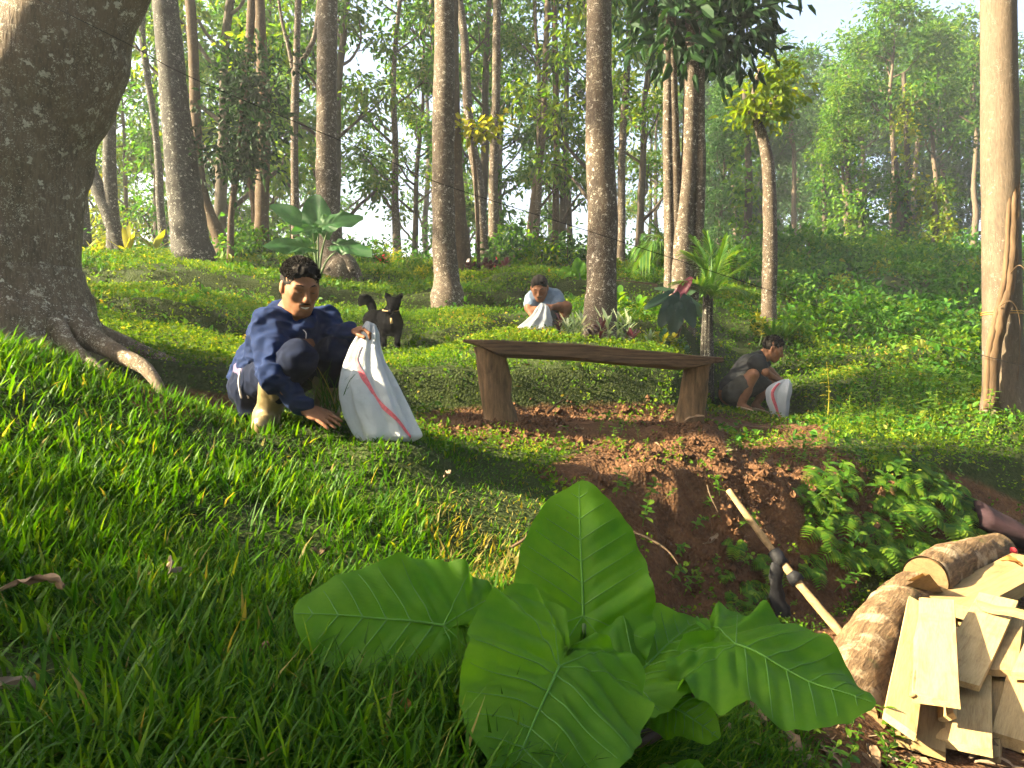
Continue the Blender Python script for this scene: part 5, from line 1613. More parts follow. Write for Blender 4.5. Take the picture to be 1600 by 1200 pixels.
# ---- black dog
def dog():
    d0 = 6.7
    fl, fr_ = P(600, 549, 6.68), P(621, 550, 6.66)
    gz = (G(fl[0], fl[1]) + G(fr_[0], fr_[1])) / 2
    dz = 0.0
    A = lambda x, y, d: P(x, y, d) + np.array([0, 0, dz])
    pts = dict(chest=A(611, 503, 6.72), wither=A(607, 490, 6.80), back=A(594, 491, 7.0), rump=A(583, 493, 7.18), head=A(615, 474, 6.62), muz=A(610, 487, 6.47))
    org = np.array([pts['back'][0], pts['back'][1], gz])
    lo, hi = bounds(list(pts.values()) + [A(560, 465, 7.3), A(630, 455, 6.6), A(600, 552, 6.6), A(622, 552, 6.6), A(588, 548, 7.2)], .12)
    f = Fld(lo, hi, .008)
    f.ell(pts['chest'] + [0, .05, 0], (.085, .11, .115), None, .05)
    f.cap(pts['wither'] + [0, .03, -.04], pts['rump'] + [0, -.02, -.045], .095, .080, .05)
    f.cap(pts['chest'] + [0, .05, -.02], pts['back'] + [0, 0, -.075], .085, .062, .05)
    f.cap(pts['rump'] + [0, 0, -.04], pts['rump'] + [.0, .03, -.07], .082, .07, .05)
    f.cap(pts['wither'] + [.01, -.01, -.02], pts['head'] + [-.005, .05, -.01], .070, .052, .04)
    Bh = basis(pts['muz'] - pts['head'], (0, 0, 1))
    f.ell(pts['head'], (.060, .066, .056), Bh, .03)
    f.cap(pts['head'] + [0, -.03, -.015], pts['muz'], .036, .021, .025)
    f.cap(pts['head'] + [0, -.035, -.035], pts['muz'] + [0, .012, -.018], .024, .014, .015)
    for x, tx in ((-1, (602, 457)), (1, (629, 458))):
        b = pts['head'] + np.array([x * .038, .015, .035])
        t = A(tx[0], tx[1], 6.66)
        f.cap(b, b + (t - b) * .5, .027, .023, .015).cap(b + (t - b) * .5, t, .023, .006, .01)
    def leg(top, mid, low, foot, r):
        f.chain([top, mid, low, foot], r, .025)
        f.cap(foot, foot + [0, -.03, -.004], r[-1] * 1.15, r[-1], .015)
    leg(A(600, 508, 6.78), A(599, 521, 6.76), A(600, 536, 6.70), A(600, 546, 6.69), [.052, .032, .022, .021])
    leg(A(620, 507, 6.76), A(621, 521, 6.74), A(621, 537, 6.68), A(621, 547, 6.67), [.052, .032, .022, .021])
    # hind legs: knee forward and high, hock back, shank down
    leg(A(581, 502, 7.16), A(585, 517, 7.05), A(584, 531, 7.20), A(586, 543, 7.14), [.075, .046, .023, .022])
    leg(A(592, 501, 7.20), A(596, 516, 7.08), A(595, 529, 7.22), A(596, 541, 7.16), [.070, .044, .022, .021])
    tl = spline(np.array([A(583, 486, 7.24), A(580, 476, 7.30), A(574, 468, 7.30), A(567, 468, 7.28), A(563, 476, 7.26)]), 9)
    f.chain(list(tl), list(np.linspace(.036, .040, 5)) + [.042, .040, .034, .018], .02)
    dg = field_obj('dog', f, mat_plain('black_fur', (.0035, .0035, .004), .9, .5, 45, .5, .005, .0), None, org, .002, 40, (1, 1, .4)); dg.location = org
    for nm, c, r, mt in (('nose', pts['muz'] + [0, -.018, .006], .011, M['blackplastic']), ('eye', pts['head'] + Bh @ np.array((-.027, .052, .014)), .0075, M['lid']), ('eye', pts['head'] + Bh @ np.array((.027, .052, .014)), .0075, M['lid'])):
        mb = MB(); a = np.linspace(0, np.pi, 7); tube(mb, np.stack([0 * a, 0 * a, -r * np.cos(a)], -1) + c - org, r * np.sin(np.clip(a, .1, 3.04)), 8); mb.build(nm, mt, dg)
    mb = MB(); a = np.linspace(0, 6.283, 18)
    cn = (pts['wither'] + pts['head']) / 2 + np.array([.0, .0, -.012])
    tube(mb, np.stack([cn[0] + .073 * np.cos(a), cn[1] + .073 * np.sin(a), cn[2] + .018 * np.sin(a)], -1) - org, .006, 5, False); cl_ = mb.build('collar', mat_plain('tan_collar', (.2, .13, .06), .6), dg)
    mb = MB(); tube(mb, np.array([A(611, 497, 6.585), A(612, 505, 6.58)]) - org, [.008, .013], 8); mb.build('tag', mat_plain('brass_tag', (.3, .2, .08), .4), cl_)
    return tag(dg, 'black dog with pricked ears and curled tail watching behind the man in blue', 'dog')
dog()

# ------------------------------------------------------------------ white woven sacks
def mat_sack():
    m, nt, N, L = new_mat('woven_sack')
    v = coords(nt)
    n = noise_tex(nt, 5, 4, .6, v)
    w = noise_tex(nt, 22, 3, .6, v)
    ck = nt.nodes.new('ShaderNodeTexChecker'); ck.inputs['Scale'].default_value = 260
    L.new(v, ck.inputs['Vector'])
    c = ramp(nt, [(.3, (.44, .46, .50)), (.7, (.58, .60, .63))], n.outputs[0]).outputs[0]
    cr = noise_tex(nt, 9, 3, .5, v, 2.5)
    c = mixc(nt, ramp(nt, [(.60, (0, 0, 0)), (.8, (.5, .5, .5))], noise_tex(nt, 4, 5, .7, v).outputs[0]).outputs[0], c, (.30, .27, .22))
    h = mixc(nt, .12, mixc(nt, .6, w.outputs[0], cr.outputs[0]), ck.outputs[1])
    p, o = finish(nt, c, .55, h, .8, .022, .3)
    t = nt.nodes.new('ShaderNodeBsdfTranslucent'); L.new(c, t.inputs[0])
    mx = nt.nodes.new('ShaderNodeMixShader'); mx.inputs[0].default_value = .22
    L.new(p.outputs[0], mx.inputs[1]); L.new(t.outputs[0], mx.inputs[2]); L.new(mx.outputs[0], o.inputs[0])
    return m
M['sack'] = mat_sack()
M['stripe'] = mat_plain('sack_red_print', (.50, .10, .12), .6, .45, 120, .05)
def sack(sts, label, d, thick=.5, pleat=7, ph=0.0, stripe=None, ground=True):
    """stations: (px centre, py, half width px, depth shift)"""
    S = np.array([np.append(P(a, b, d + e), w / F * d) for a, b, w, e in sts])
    q = spline(S, 46)
    org = q[-1, :3].copy()
    n, m = 46, 144
    th = np.linspace(0, 2 * np.pi, m, endpoint=False)
    def surf(i, a, off=0.0):
        t = i / (n - 1)
        c = np.stack([np.interp(i, np.arange(n), q[:, k]) for k in range(4)], -1)
        env = 1 - .55 * t
        r = c[..., 3] * (1 + (.16 * np.sin(pleat * a + ph + 2.2 * t) + .07 * np.sin(13 * a + 5 * t + ph)) * env + .10 * fbm(np.cos(a) * 1.6 + ph, np.sin(a) * 1.6, t * 4.2, 3) - .07 * np.abs(vn(np.cos(a) * 2.2 + ph, np.sin(a) * 2.2, t * 5))) + off
        x, y = np.cos(a), np.sin(a)
        sx = np.sign(x) * np.abs(x) ** .8
        z = .018 * fbm(a * 1.1 + ph, t * 3, 0, 2) * np.sin(a * 1.0 + t)
        return np.stack([c[..., 0] + r * sx, c[..., 1] + r * y * thick, c[..., 2] + z], -1)
    I, A = np.meshgrid(np.arange(n, dtype=float), th, indexing='ij')
    V = surf(I, A) - org
    i, j = np.meshgrid(np.arange(n - 1), np.arange(m), indexing='ij'); j2 = (j + 1) % m
    Q = np.stack([i * m + j, i * m + j2, (i + 1) * m + j2, (i + 1) * m + j], -1).reshape(-1, 4)
    b = n * m
    VV = np.vstack([V.reshape(-1, 3), V[0].mean(0) + [0, 0, .01], V[-1].mean(0)])
    T = [(b, (k + 1) % m, k) for k in range(m)] + [(b + 1, (n - 1) * m + k, (n - 1) * m + (k + 1) % m) for k in range(m)]
    o = obj('sack', make_mesh('sack', VV, [Q, np.array(T)], M['sack'], True)); o.location = org
    if stripe:
        ii = np.linspace(stripe[0][0] * (n - 1), stripe[-1][0] * (n - 1), 60)
        aa = np.interp(ii / (n - 1), [s_[0] for s_ in stripe], [s_[1] for s_ in stripe])
        hw = stripe[0][2]
        rows = [surf(ii, aa + hw * k, .010) - org for k in np.linspace(-1, 1, 5)]
        Vs = np.stack(rows, 1)
        i, j = np.meshgrid(np.arange(59), np.arange(4), indexing='ij')
        Q = np.stack([i * 5 + j, i * 5 + j + 1, (i + 1) * 5 + j + 1, (i + 1) * 5 + j], -1).reshape(-1, 4)
        obj('red_stripe', make_mesh('red_stripe', Vs.reshape(-1, 3), [Q], M['stripe'], True), o)
    return tag(o, label, 'sack')
sack([(578, 508, 8, 0), (575, 522, 15, 0), (572, 536, 20, 0), (570, 556, 27, -.01), (571, 580, 35, -.02), (576, 606, 43, -.03), (585, 634, 48, -.04), (597, 660, 49, -.05), (606, 680, 48, -.06), (607, 688, 40, -.06)],
     'white woven sack with a red stripe held by the man in blue', 3.42, .52, 7, .4, [(.24, -1.75, .07), (.34, -1.85), (.5, -1.55), (.7, -1.2), (.9, -.75), (.96, -.6)])
sack([(1227, 594, 6, 0), (1221, 600, 13, 0), (1216, 610, 18, 0), (1215, 624, 17, 0), (1217, 638, 15, 0), (1219, 650, 12, 0), (1223, 658, 10, 0), (1229, 664, 8, 0), (1234, 667, 4, 0)],
     'small white sack with a red stripe held by the young man in black', 7.9, .6, 6, 1.4, [(.12, -1.9, .12), (.3, -2.1), (.55, -1.9), (.75, -1.4)])
sack([(848, 475, 4, 0), (848, 480, 8, 0), (846, 488, 12, 0), (843, 498, 18, 0), (839, 508, 23, 0), (837, 515, 26, 0), (837, 518, 22, 0)],
     'plain white sack spread before the man at the back', 7.75, .55, 8, 2.4)
# long grass sticking out between the man's boots and the sack
x = rng.normal(0, 1, 46)
c = P(520, 640, 3.40)
n = 46
pos = c + np.stack([rng.normal(0, .035, n), rng.normal(0, .03, n), rng.normal(0, .01, n)], -1)
V, q, t_, tt = blades(pos, rng.uniform(0, 6.283, n), rng.uniform(.12, .27, n), rng.uniform(.005, .009, n), rng.uniform(.1, .7, n), rng.uniform(.2, 1.3, n), tints(n, .3, .15), 5)
o = obj('grass_bunch', make_mesh('grass_bunch', V - c, [q, t_], M['grass'], True, tt)); o.location = c
tag(o, 'bunch of long dark grass between the boots and the sack', 'grass bunch')
# ------------------------------------------------------------------ smaller plants, litter and earth
def lance(mb, base, d, up, L, W, droop=.3, seg=5, tint=.5, fold=.15):
    """a strap leaf that arches over"""
    p = np.asarray(base, float); d = nrm(d); s = nrm(np.cross(d, up)); n = np.cross(s, d)
    V = []
    for k in range(seg + 1):
        t = k / seg
        w = W * .5 * (math.sin(math.pi * min(.08 + t * .92, 1)) ** .7 + .03)
        c = p + d * L * t - np.array([0, 0, 1]) * L * droop * t * t
        V += [c + s * w + n * w * fold, c, c - s * w + n * w * fold]
    q = []
    for k in range(seg):
        for j in (0, 1): q.append((3 * k + j, 3 * k + j + 1, 3 * k + j + 4, 3 * k + j + 3))
    mb.add(np.array(V), q, None, tint)

def rosette(px, py, d, n, L, W, mat, label, name='plant', cat='plant', h=.25, stems=3, up=.9, droop=.35, spread=.1, group=None, stemmat='petiole_g', lsd=.2):
    """leafy clump: a few stems, each with arching leaves"""
    b = P(px, py, d); b[2] = G(b[0], b[1])
    e = empty(name, b)
    lv = MB()
    for k in range(stems):
        o = np.array([rng.normal(0, spread), rng.normal(0, spread), 0])
        o[2] = G(b[0] + o[0], b[1] + o[1]) - b[2] - .02
        top = o + np.array([rng.normal(0, spread * .5), rng.normal(0, spread * .5), h * rng.uniform(.7, 1.15)])
        sm = MB(); tube(sm, spline(np.array([o, (o + top) / 2 + rng.normal(0, .01, 3), top]), 6), np.linspace(.008, .005, 6), 5, False)
        sm.build('stem', M[stemmat], e)
        for j in range(n):
            t = j / n
            a = j * 2.4 + rng.uniform(-.4, .4)
            el = up * (.35 + .9 * t) + rng.normal(0, lsd)
            dr = np.array([math.cos(a) * math.cos(el), math.sin(a) * math.cos(el), math.sin(el)])
            c = o + (top - o) * (.35 + .65 * t)
            lance(lv, c, dr, (0, 0, 1.0), L * rng.uniform(.7, 1.15), W * rng.uniform(.8, 1.15), droop * rng.uniform(.5, 1.4), 5, float(np.clip(rng.normal(.5, .2), 0, 1)))
    lv.build('leaves', M[mat], e)
    return tag(e, label, cat, group)
M['l_white'] = mat_leaf('variegated_leaf', [(.0, (.05, .10, .05)), (.5, (.13, .18, .11)), (.8, (.30, .33, .22)), (1, (.4, .4, .28))], .35, (1.2, 1.2, .8), .45, .3, False)
M['l_purple'] = mat_leaf('dark_purple_leaf', [(.0, (.010, .006, .008)), (.6, (.030, .012, .018)), (1, (.08, .02, .03))], .3, (1.3, .6, .6), .4, .35, False)
M['l_red'] = mat_leaf('red_leaf', [(.0, (.16, .01, .02)), (.6, (.40, .02, .05)), (1, (.6, .06, .10))], .45, (1.3, .6, .6), .4, .35, False)
M['l_yellow'] = mat_leaf('yellow_leaf', [(.0, (.14, .17, .01)), (.6, (.27, .27, .02)), (1, (.38, .33, .04))], .5, (1.2, 1.1, .4), .45, .3, False)
M['l_green'] = mat_leaf('plain_green_leaf', [(.0, (.02, .075, .008)), (.5, (.06, .15, .012)), (1, (.16, .23, .02))], .5, (1.35, 1.25, .3), .5, .15, False)
M['l_dark'] = mat_leaf('dark_green_leaf', [(.0, (.008, .03, .014)), (.5, (.016, .055, .024)), (1, (.035, .09, .035))], .3, (1.2, 1.2, .6), .35, .4, False)
M['l_pink'] = mat_leaf('pink_leaf', [(.0, (.12, .03, .05)), (.6, (.35, .10, .14)), (1, (.55, .32, .33))], .4, (1.2, .9, .9), .35, .4, False)
M['l_palm'] = mat_leaf('palm_leaflet', [(.0, (.02, .07, .012)), (.5, (.05, .13, .02)), (1, (.15, .20, .03))], .45, (1.3, 1.25, .4), .35, .4, False)
# the flower bed round the blotched trunk and the clump
rosette(870, 512, 7.2, 15, .16, .030, 'l_purple', 'dark purple cordyline in front of the man at the back', h=.20, stems=2)
rosette(898, 528, 7.0, 15, .15, .024, 'l_white', 'silvery variegated plant left of the blotched trunk', h=.24, stems=5, droop=.2, spread=.09)
rosette(926, 532, 6.95, 13, .16, .034, 'l_purple', 'dark purple cordyline at the foot of the blotched trunk', h=.18, stems=2)
rosette(958, 534, 6.95, 15, .17, .024, 'l_white', 'tall silvery variegated plant before the blotched trunk', h=.30, stems=5, droop=.2, spread=.09)
rosette(988, 540, 6.9, 13, .15, .034, 'l_purple', 'dark striped cordyline right of the blotched trunk', h=.16, stems=2)
rosette(1000, 538, 7.2, 12, .14, .022, 'l_white', 'small silvery plant right of the dark striped cordyline', h=.16, stems=3, droop=.2)
rosette(858, 533, 6.9, 10, .06, .018, 'l_yellow', 'little orange-yellow plant behind the left part of the bench', h=.12, stems=2)
rosette(1028, 535, 7.4, 12, .10, .035, 'l_yellow', 'yellow-green croton below the clump of trunks', h=.16, stems=3)
rosette(1052, 530, 7.5, 12, .11, .045, 'l_dark', 'low dark bushy plant below the clump of trunks', h=.16, stems=4, spread=.12)
rosette(1080, 528, 7.6, 12, .10, .04, 'l_dark', 'dark green plant left of the small palm', h=.20, stems=4, spread=.1)
rosette(1002, 488, 8.8, 12, .20, .07, 'l_green', 'bright broad-leaved plant between blotched trunk and clump', h=.22, stems=4, spread=.14)
rosette(975, 520, 7.6, 10, .16, .06, 'l_green', 'bright green leafy plant right behind the blotched trunk', h=.15, stems=3, spread=.12)
rosette(590, 410, 13.0, 12, .28, .06, 'l_red', 'red cordyline far back right of the taro', h=.18, stems=1, up=1.1)
rosette(775, 416, 13.0, 12, .28, .06, 'l_red', 'red cordyline far back behind the slender trunks', h=.18, stems=1, up=1.1)
for k, (a, b, dd) in enumerate([(715, 418, 12.2), (740, 421, 12), (765, 423, 11.6), (790, 424, 11.5)]):
    rosette(a, b, dd, 12, .16, .06, 'l_purple', ['leftmost', 'second from the left', 'second from the right', 'rightmost'][k] + ' of the dark purple plants in a row far back', h=.22, stems=4, spread=.18, group='row of dark purple plants')
rosette(210, 392, 12.0, 9, .50, .10, 'l_yellow', 'glowing yellow-green strap-leaved plant behind the big tree', h=.15, stems=2, up=1.25, droop=.12)
rosette(150, 405, 11.5, 12, .35, .05, 'l_yellow', 'sunlit yellow fern-like plant at the foot of the dark trunks', h=.2, stems=3, up=.8)
rosette(1178, 505, 10.2, 14, .12, .06, 'l_yellow', 'yellow-leaved bush left of the crooked grey trunk', h=.32, stems=4, spread=.09)
rosette(1215, 512, 10.0, 8, .35, .05, 'l_green', 'upright strap-leaved plant right of the crooked grey trunk', h=.12, stems=3, up=1.25, droop=.12)

def big_leaf_plant(px, py, d, specs, label):
    """drooping arrow-shaped leaves on long stalks"""
    b = P(px, py, d); b[2] = G(b[0], b[1])
    e = empty('plant', b)
    for (ax_, ay_), (tx_, ty_), w, mt, dr in specs:
        A, T = P(ax_, ay_, d + dr), P(tx_, ty_, d + dr - .05)
        wd = np.cross(nrm(T - A), nrm([.1, -.8, .5]))
        taro_leaf(e, b, A, T, wd, w / F * d, .15, .2, .008, .004, 6, ax_ * .1, .1, mt, (9, 40), False)
        stalk(e, b, [b, (b + A) / 2 + np.array([0, 0, .06]), A], .010, .005, 'petiole')
    return tag(e, label, 'plant')
M['taro_dark'] = M['l_dark']; M['taro_pink'] = M['l_pink']; M['taro_white'] = M['l_white']
big_leaf_plant(1058, 525, 8.0, [((1060, 462), (1082, 430), 18, 'taro_pink', -.1), ((1040, 464), (1004, 482), 16, 'taro_dark', -.2), ((1062, 470), (1055, 500), 26, 'taro_dark', -.3), ((1075, 468), (1098, 478), 10, 'taro_white', -.2),
    ((1048, 478), (1030, 510), 24, 'taro_dark', -.3), ((1072, 478), (1086, 512), 26, 'taro_dark', -.3), ((1066, 462), (1090, 452), 12, 'taro_white', 0), ((1050, 455), (1020, 448), 10, 'taro_white', 0), ((1055, 490), (1052, 522), 26, 'taro_dark', -.35), ((1080, 470), (1100, 498), 10, 'taro_white', -.1)],
    'dark broad-leaved plant with one pink leaf at the clump of trunks')

def frond(parent, org, pts, ln, n=34, w=.016, mat='l_palm', droop=.5):
    q = spline(np.array([np.asarray(p, float) - org for p in pts]), n)
    t, U, W = frames(q)
    mb = MB()
    tube(mb, q, np.linspace(.012, .003, n), 5, False)
    for k in range(4, n):
        f = k / n
        L = ln * math.sin(math.pi * (.12 + .86 * f)) ** .6 * rng.uniform(.9, 1.1)
        s = nrm(np.cross(t[k], [0, 0, 1.0]) + 1e-4)
        for sg in (-1, 1):
            lance(mb, q[k], t[k] * .75 + s * sg * .75 + np.array([0, 0, .12]), (0, 0, 1.0), L, w, droop * rng.uniform(.5, 1.3), 4, float(np.clip(rng.normal(.5, .2), 0, 1)), .3)
    return mb.build('frond', M[mat], parent)
def palm(px, py, d, h_px, tips, label, ln=.32, tr=.075, droop=.35):
    b = P(px, py, d); b[2] = G(b[0], b[1])
    e = empty('palm', b)
    crown = P(px + 2, py - h_px, d)
    mb = MB()
    for k in range(9):
        a = k * .7; o = np.array([math.cos(a), math.sin(a), 0]) * tr * .55
        tube(mb, spline(np.array([o + [0, 0, -.05], o * 1.05 + (crown - b) * .5, o * .8 + (crown - b) * rng.uniform(.9, 1.1)]), 8), np.linspace(tr * .5, tr * .25, 8), 6, True, .3, 20, k, .6)
    mb.build('trunk', M['bark_dark'], e)
    for mx_, tp, dd in tips:
        frond(e, b, [crown, P(mx_[0], mx_[1], d + dd * .6), P(tp[0], tp[1], d + dd)], ln, droop=droop)
    return tag(e, label, 'palm')
palm(1104, 528, 8.2, 58, [((1098, 420), (1066, 395), 0), ((1112, 410), (1104, 365), .1), ((1122, 415), (1135, 372), -.1), ((1128, 440), (1168, 410), 0), ((1125, 452), (1160, 455), -.3), ((1090, 445), (1062, 440), -.2), ((1110, 425), (1085, 372), .4), ((1118, 425), (1150, 385), .4)],
     'small palm with a fibrous stump trunk right of the clump')
palm(1046, 474, 9.6, 55, [((1028, 385), (994, 385), 0), ((1025, 378), (1000, 405), -.2), ((1035, 372), (1020, 350), .2), ((1040, 378), (1008, 365), .1), ((1050, 370), (1060, 345), .3)], 'drooping dark palm on the left side of the clump', .34, .05, .9)

# shrubs: a few shapes, copied one by one
def shrub_mesh(r, h, n, leaf, mat, ratio=.55, mean=.45, flat=.8):
    c = rng.normal(0, 1, (n, 3)); c = c / np.linalg.norm(c, axis=1, keepdims=True) * rng.uniform(.35, 1, (n, 1)) ** .6
    c[:, 2] = np.abs(c[:, 2])
    return crown_leaves(c * np.array([r, r, h]), 16, r * .22, leaf, M[mat], flat, mean, ratio)
def shrub_stems(r, h):
    mb = MB()
    for k in range(6): limb(mb, (rng.normal(0, .04), rng.normal(0, .04), -.05), [rng.normal(0, .5), rng.normal(0, .5), 1], h * rng.uniform(.7, 1), .012 + .01 * r, 4, .3, 5)
    return mb.mesh('stems', M['bark_brown'])
SH = [(shrub_mesh(.5, .6, 34, .10, 'leaf_d'), shrub_stems(.5, .6)), (shrub_mesh(.6, .8, 36, .13, 'leaf_a'), shrub_stems(.6, .8)), (shrub_mesh(.45, .5, 30, .08, 'leaf_c'), shrub_stems(.45, .5)),
      (shrub_mesh(.6, .9, 36, .12, 'leaf_b'), shrub_stems(.6, .9)), (shrub_mesh(.35, 1.1, 34, .10, 'leaf_d'), shrub_stems(.35, 1.1))]
SHN = ['fresh green low bush', 'rounded mid-green bush', 'yellow-green low bush', 'dark green bush', 'upright narrow bush']
def shrub(px, d, v, s, where, group):
    b = PG(px, d)
    e = empty('bush', b, rng.uniform(0, 6.283)); e.scale = (s, s, s * rng.uniform(.85, 1.15))
    for nm, me in zip(('foliage', 'stems'), SH[v]): obj(nm, me, e)
    if px > 1100: where = next(t for lim, t in [(1235, 'beside the crooked grey trunk'), (1330, 'on the slope below the left forest edge'), (1440, 'in the middle of the right-hand slope'), (1530, 'left of the pale trunk at the right edge'), (9999, 'at the pale trunk by the right edge')] if px < lim) + (', close by' if d < 11 else ', half way up' if d < 17 else ', far up')
    else: where = next(t for lim, t in [(300, 'behind the big tree'), (450, 'near the dark leafy sapling'), (650, 'right of the big taro'), (760, 'around the middle trunk'), (920, 'behind the man at the back'), (9999, 'between blotched trunk and clump')] if px < lim)
    return tag(e, SHN[v] + ' ' + where, 'bush', group)
for px, d, v, s in [(372, 11.8, 0, .75), (345, 12.3, 2, .6), (395, 12.5, 1, .6), (430, 12.6, 3, .5), (575, 12.8, 1, .6), (615, 13.2, 2, .6), (640, 12.4, 0, .6), (660, 11.0, 2, .4), (725, 11.2, 2, .35), (742, 12.0, 0, .5), (815, 12.6, 3, .9), (845, 12.2, 1, .7), (880, 12.6, 3, .8), (800, 14.5, 1, 1.0), (900, 14, 0, .9), (160, 13, 2, .7), (230, 13.2, 0, .6), (1000, 12.0, 0, .6), (1035, 12.5, 1, .6)]:
    shrub(px, d, v, s, 'at the back of the clearing', 'bushes at the back of the clearing')
for px, d, v, s in [(1140, 15, 1, 1.0), (1165, 18, 0, 1.1), (1200, 20, 1, 1.2), (1235, 17, 0, .9), (1262, 21, 1, 1.3), (1240, 13, 0, .8), (1295, 23, 1, 1.3), (1340, 22, 0, 1.2), (1380, 20, 2, .9), (1370, 24, 1, 1.4), (1420, 22, 1, 1.3), (1450, 18, 0, 1.1), (1480, 23, 0, 1.3), (1505, 16, 1, .9), (1520, 21, 2, 1.0), (1310, 16, 2, .7),
                    (1340, 12.5, 1, .7), (1390, 11.2, 0, .7), (1430, 12, 1, .8), (1270, 11.2, 1, .7), (1245, 10.4, 0, .6), (1470, 10.5, 0, .7), (1510, 9.5, 1, .6), (1540, 8.0, 0, .55), (1590, 8.4, 3, .7), (1620, 7.6, 1, .6), (1640, 9.5, 1, .8), (1545, 7.0, 2, .38), (1600, 6.9, 3, .5), (1570, 7.1, 0, .4), (1650, 7.0, 0, .5), (1700, 7.5, 1, .6)]:
    shrub(px, d, v, s, 'on the right-hand slope', 'bushes on the right-hand slope')
# vine-wrapped columns along the forest edge
for k, (px, d, h, r) in enumerate([(1322, 26.8, 4.2, .55), (1414, 27.5, 6.0, .38), (1402, 27.2, 3.0, .45), (1342, 26.5, 2.2, .6), (1458, 27, 2.4, .55), (1165, 22, 4.5, .25), (1475, 29, 3.0, .5), (1285, 30, 3.5, .4)]):
    b = PG(px, d)
    e = empty('climbing_vine', b)
    zz = rng.uniform(0, 1, 60)
    a = rng.uniform(0, 6.283, 60)
    c = np.stack([np.cos(a) * r * (1.1 - .6 * zz), np.sin(a) * r * (1.1 - .6 * zz), zz * h], -1)
    obj('foliage', crown_leaves(c, 13, .16, .16, M['leaf_c' if k in (1, 4) else 'leaf_d'], 1.0, .5, .7), e)
    mb = MB(); tube(mb, spline(np.array([[0, 0, -.2], [.1, 0, h * .5], [0, .1, h * 1.1]]), 8), np.linspace(.14, .08, 8), 8, False); mb.build('stem', M['bark_far'], e)
    tag(e, ('climbing vine draping a stem at the right forest edge, ' + ['wide and lit', 'tall and yellowish', 'between the two tall ones', 'low and broad', 'low and yellowish', 'thin, behind the yellow-crowned tree', 'farthest right', 'farthest back'][k]), 'vine', 'vine-draped stems at the forest edge')

# ferns and weeds on the earth bank
def fern_mesh(n=7, L=.30):
    mb = MB()
    for k in range(n):
        a = k * 6.283 / n + rng.uniform(-.4, .4)
        p = np.zeros(3); d = nrm([math.cos(a) * .8, math.sin(a) * .8, 1.0]); ll = L * rng.uniform(.7, 1.2)
        pts = [p + d * ll * t - np.array([0, 0, 1]) * ll * .75 * t * t for t in np.linspace(0, 1, 13)]
        pts = np.array(pts); t_, U, W = frames(pts)
        tube(mb, pts, np.linspace(.0022, .0008, 13), 4, False, tint=.6)
        for j in range(2, 13):
            w = ll * .26 * math.sin(math.pi * (.1 + .85 * j / 13)) ** .8
            s = nrm(np.cross(t_[j], [0, 0, 1.0]))
            for sg in (-1, 1): lance(mb, pts[j], s * sg + t_[j] * .35, (0, 0, 1.0), w, w * .30, .25, 2, float(np.clip(rng.normal(.55, .2), 0, 1)))
    return mb.mesh('fern', M['l_green'])
FERN = [fern_mesh() for _ in range(4)]
def weed_mesh(n=9, L=.07, ratio=.5):
    mb = MB(); top = np.array([rng.normal(0, .03), rng.normal(0, .03), .16])
    tube(mb, spline(np.array([[0, 0, -.02], top * .5 + [.01, 0, 0], top]), 6), .0022, 4, False, tint=.4)
    for k in range(n):
        a = k * 2.4; c = top * (.3 + .7 * k / n); el = rng.uniform(-.1, .7)
        lance(mb, c, [math.cos(a), math.sin(a), el], (0, 0, 1.0), L * rng.uniform(.7, 1.2), L * ratio * rng.uniform(.8, 1.2), .3, 4, float(np.clip(rng.normal(.55, .22), 0, 1)))
    return mb.mesh('weed', M['l_green'])
WEED = [weed_mesh(9, .055) for _ in range(4)] + [weed_mesh(14, .05, .35) for _ in range(2)]
def bank_plants(name, protos, n, poly, smin, smax, label, cat, group, z0=.0):
    got, tries = [], 0
    while len(got) < n and tries < 40:
        tries += 1
        x, y, z, px, py = sample(400, min(p[0] for p in poly), max(p[0] for p in poly), 2.2, 8.5, 1.0)
        k = inpoly(px, py, poly, 2) > .5
        for a in zip(x[k], y[k], z[k]):
            if len(got) < n and all((a[0] - b[0]) ** 2 + (a[1] - b[1]) ** 2 > .012 for b in got): got.append(a)
    up = ground_up(np.array([g[0] for g in got]), np.array([g[1] for g in got]))
    for g_, u in zip(got, up):
        o = obj(name, protos[rng.integers(len(protos))], None, (g_[0], g_[1], g_[2] - z0))
        v = Vector(nrm(u * .6 + np.array([0, -.1, .6])))
        qd = v.to_track_quat('Z', 'Y') @ Euler((0, 0, rng.uniform(0, 6.283))).to_quaternion()
        o.rotation_mode = 'QUATERNION'; o.rotation_quaternion = qd
        s = rng.uniform(smin, smax); o.scale = (s, s, s)
        tag(o, label, cat, group)
bank_plants('fern', FERN, 24, [(1385, 745), (1470, 735), (1530, 800), (1500, 870), (1420, 900), (1330, 880), (1345, 800)], .6, 1.15, 'fern hanging on the shady bank above the log', 'fern', 'ferns on the bank above the log')
bank_plants('fern', FERN, 14, [(1250, 760), (1345, 740), (1330, 880), (1260, 900)], .5, .95, 'fern on the bank right of the leaning pole', 'fern', 'ferns right of the pole')
bank_plants('fern', FERN, 9, [(1120, 830), (1210, 850), (1230, 960), (1130, 960)], .35, .7, 'small fern below the leaning pole', 'fern', 'ferns below the pole')
bank_plants('weed', WEED, 32, [(1230, 730), (1380, 715), (1500, 730), (1520, 860), (1400, 910), (1300, 930), (1260, 820)], .7, 1.5, 'leafy weed growing on the bank among the ferns', 'weed', 'weeds on the bank')
bank_plants('weed', WEED, 34, [(960, 770), (1130, 770), (1210, 880), (1240, 960), (1060, 960)], .4, .95, 'small weed on the bare red earth', 'weed', 'weeds on the red earth')
bank_plants('weed', WEED, 40, [(930, 665), (1300, 690), (1350, 740), (1130, 735), (940, 712)], .3, .7, 'small weed on the lip of the bank in front of the bench', 'weed', 'weeds on the bank lip')
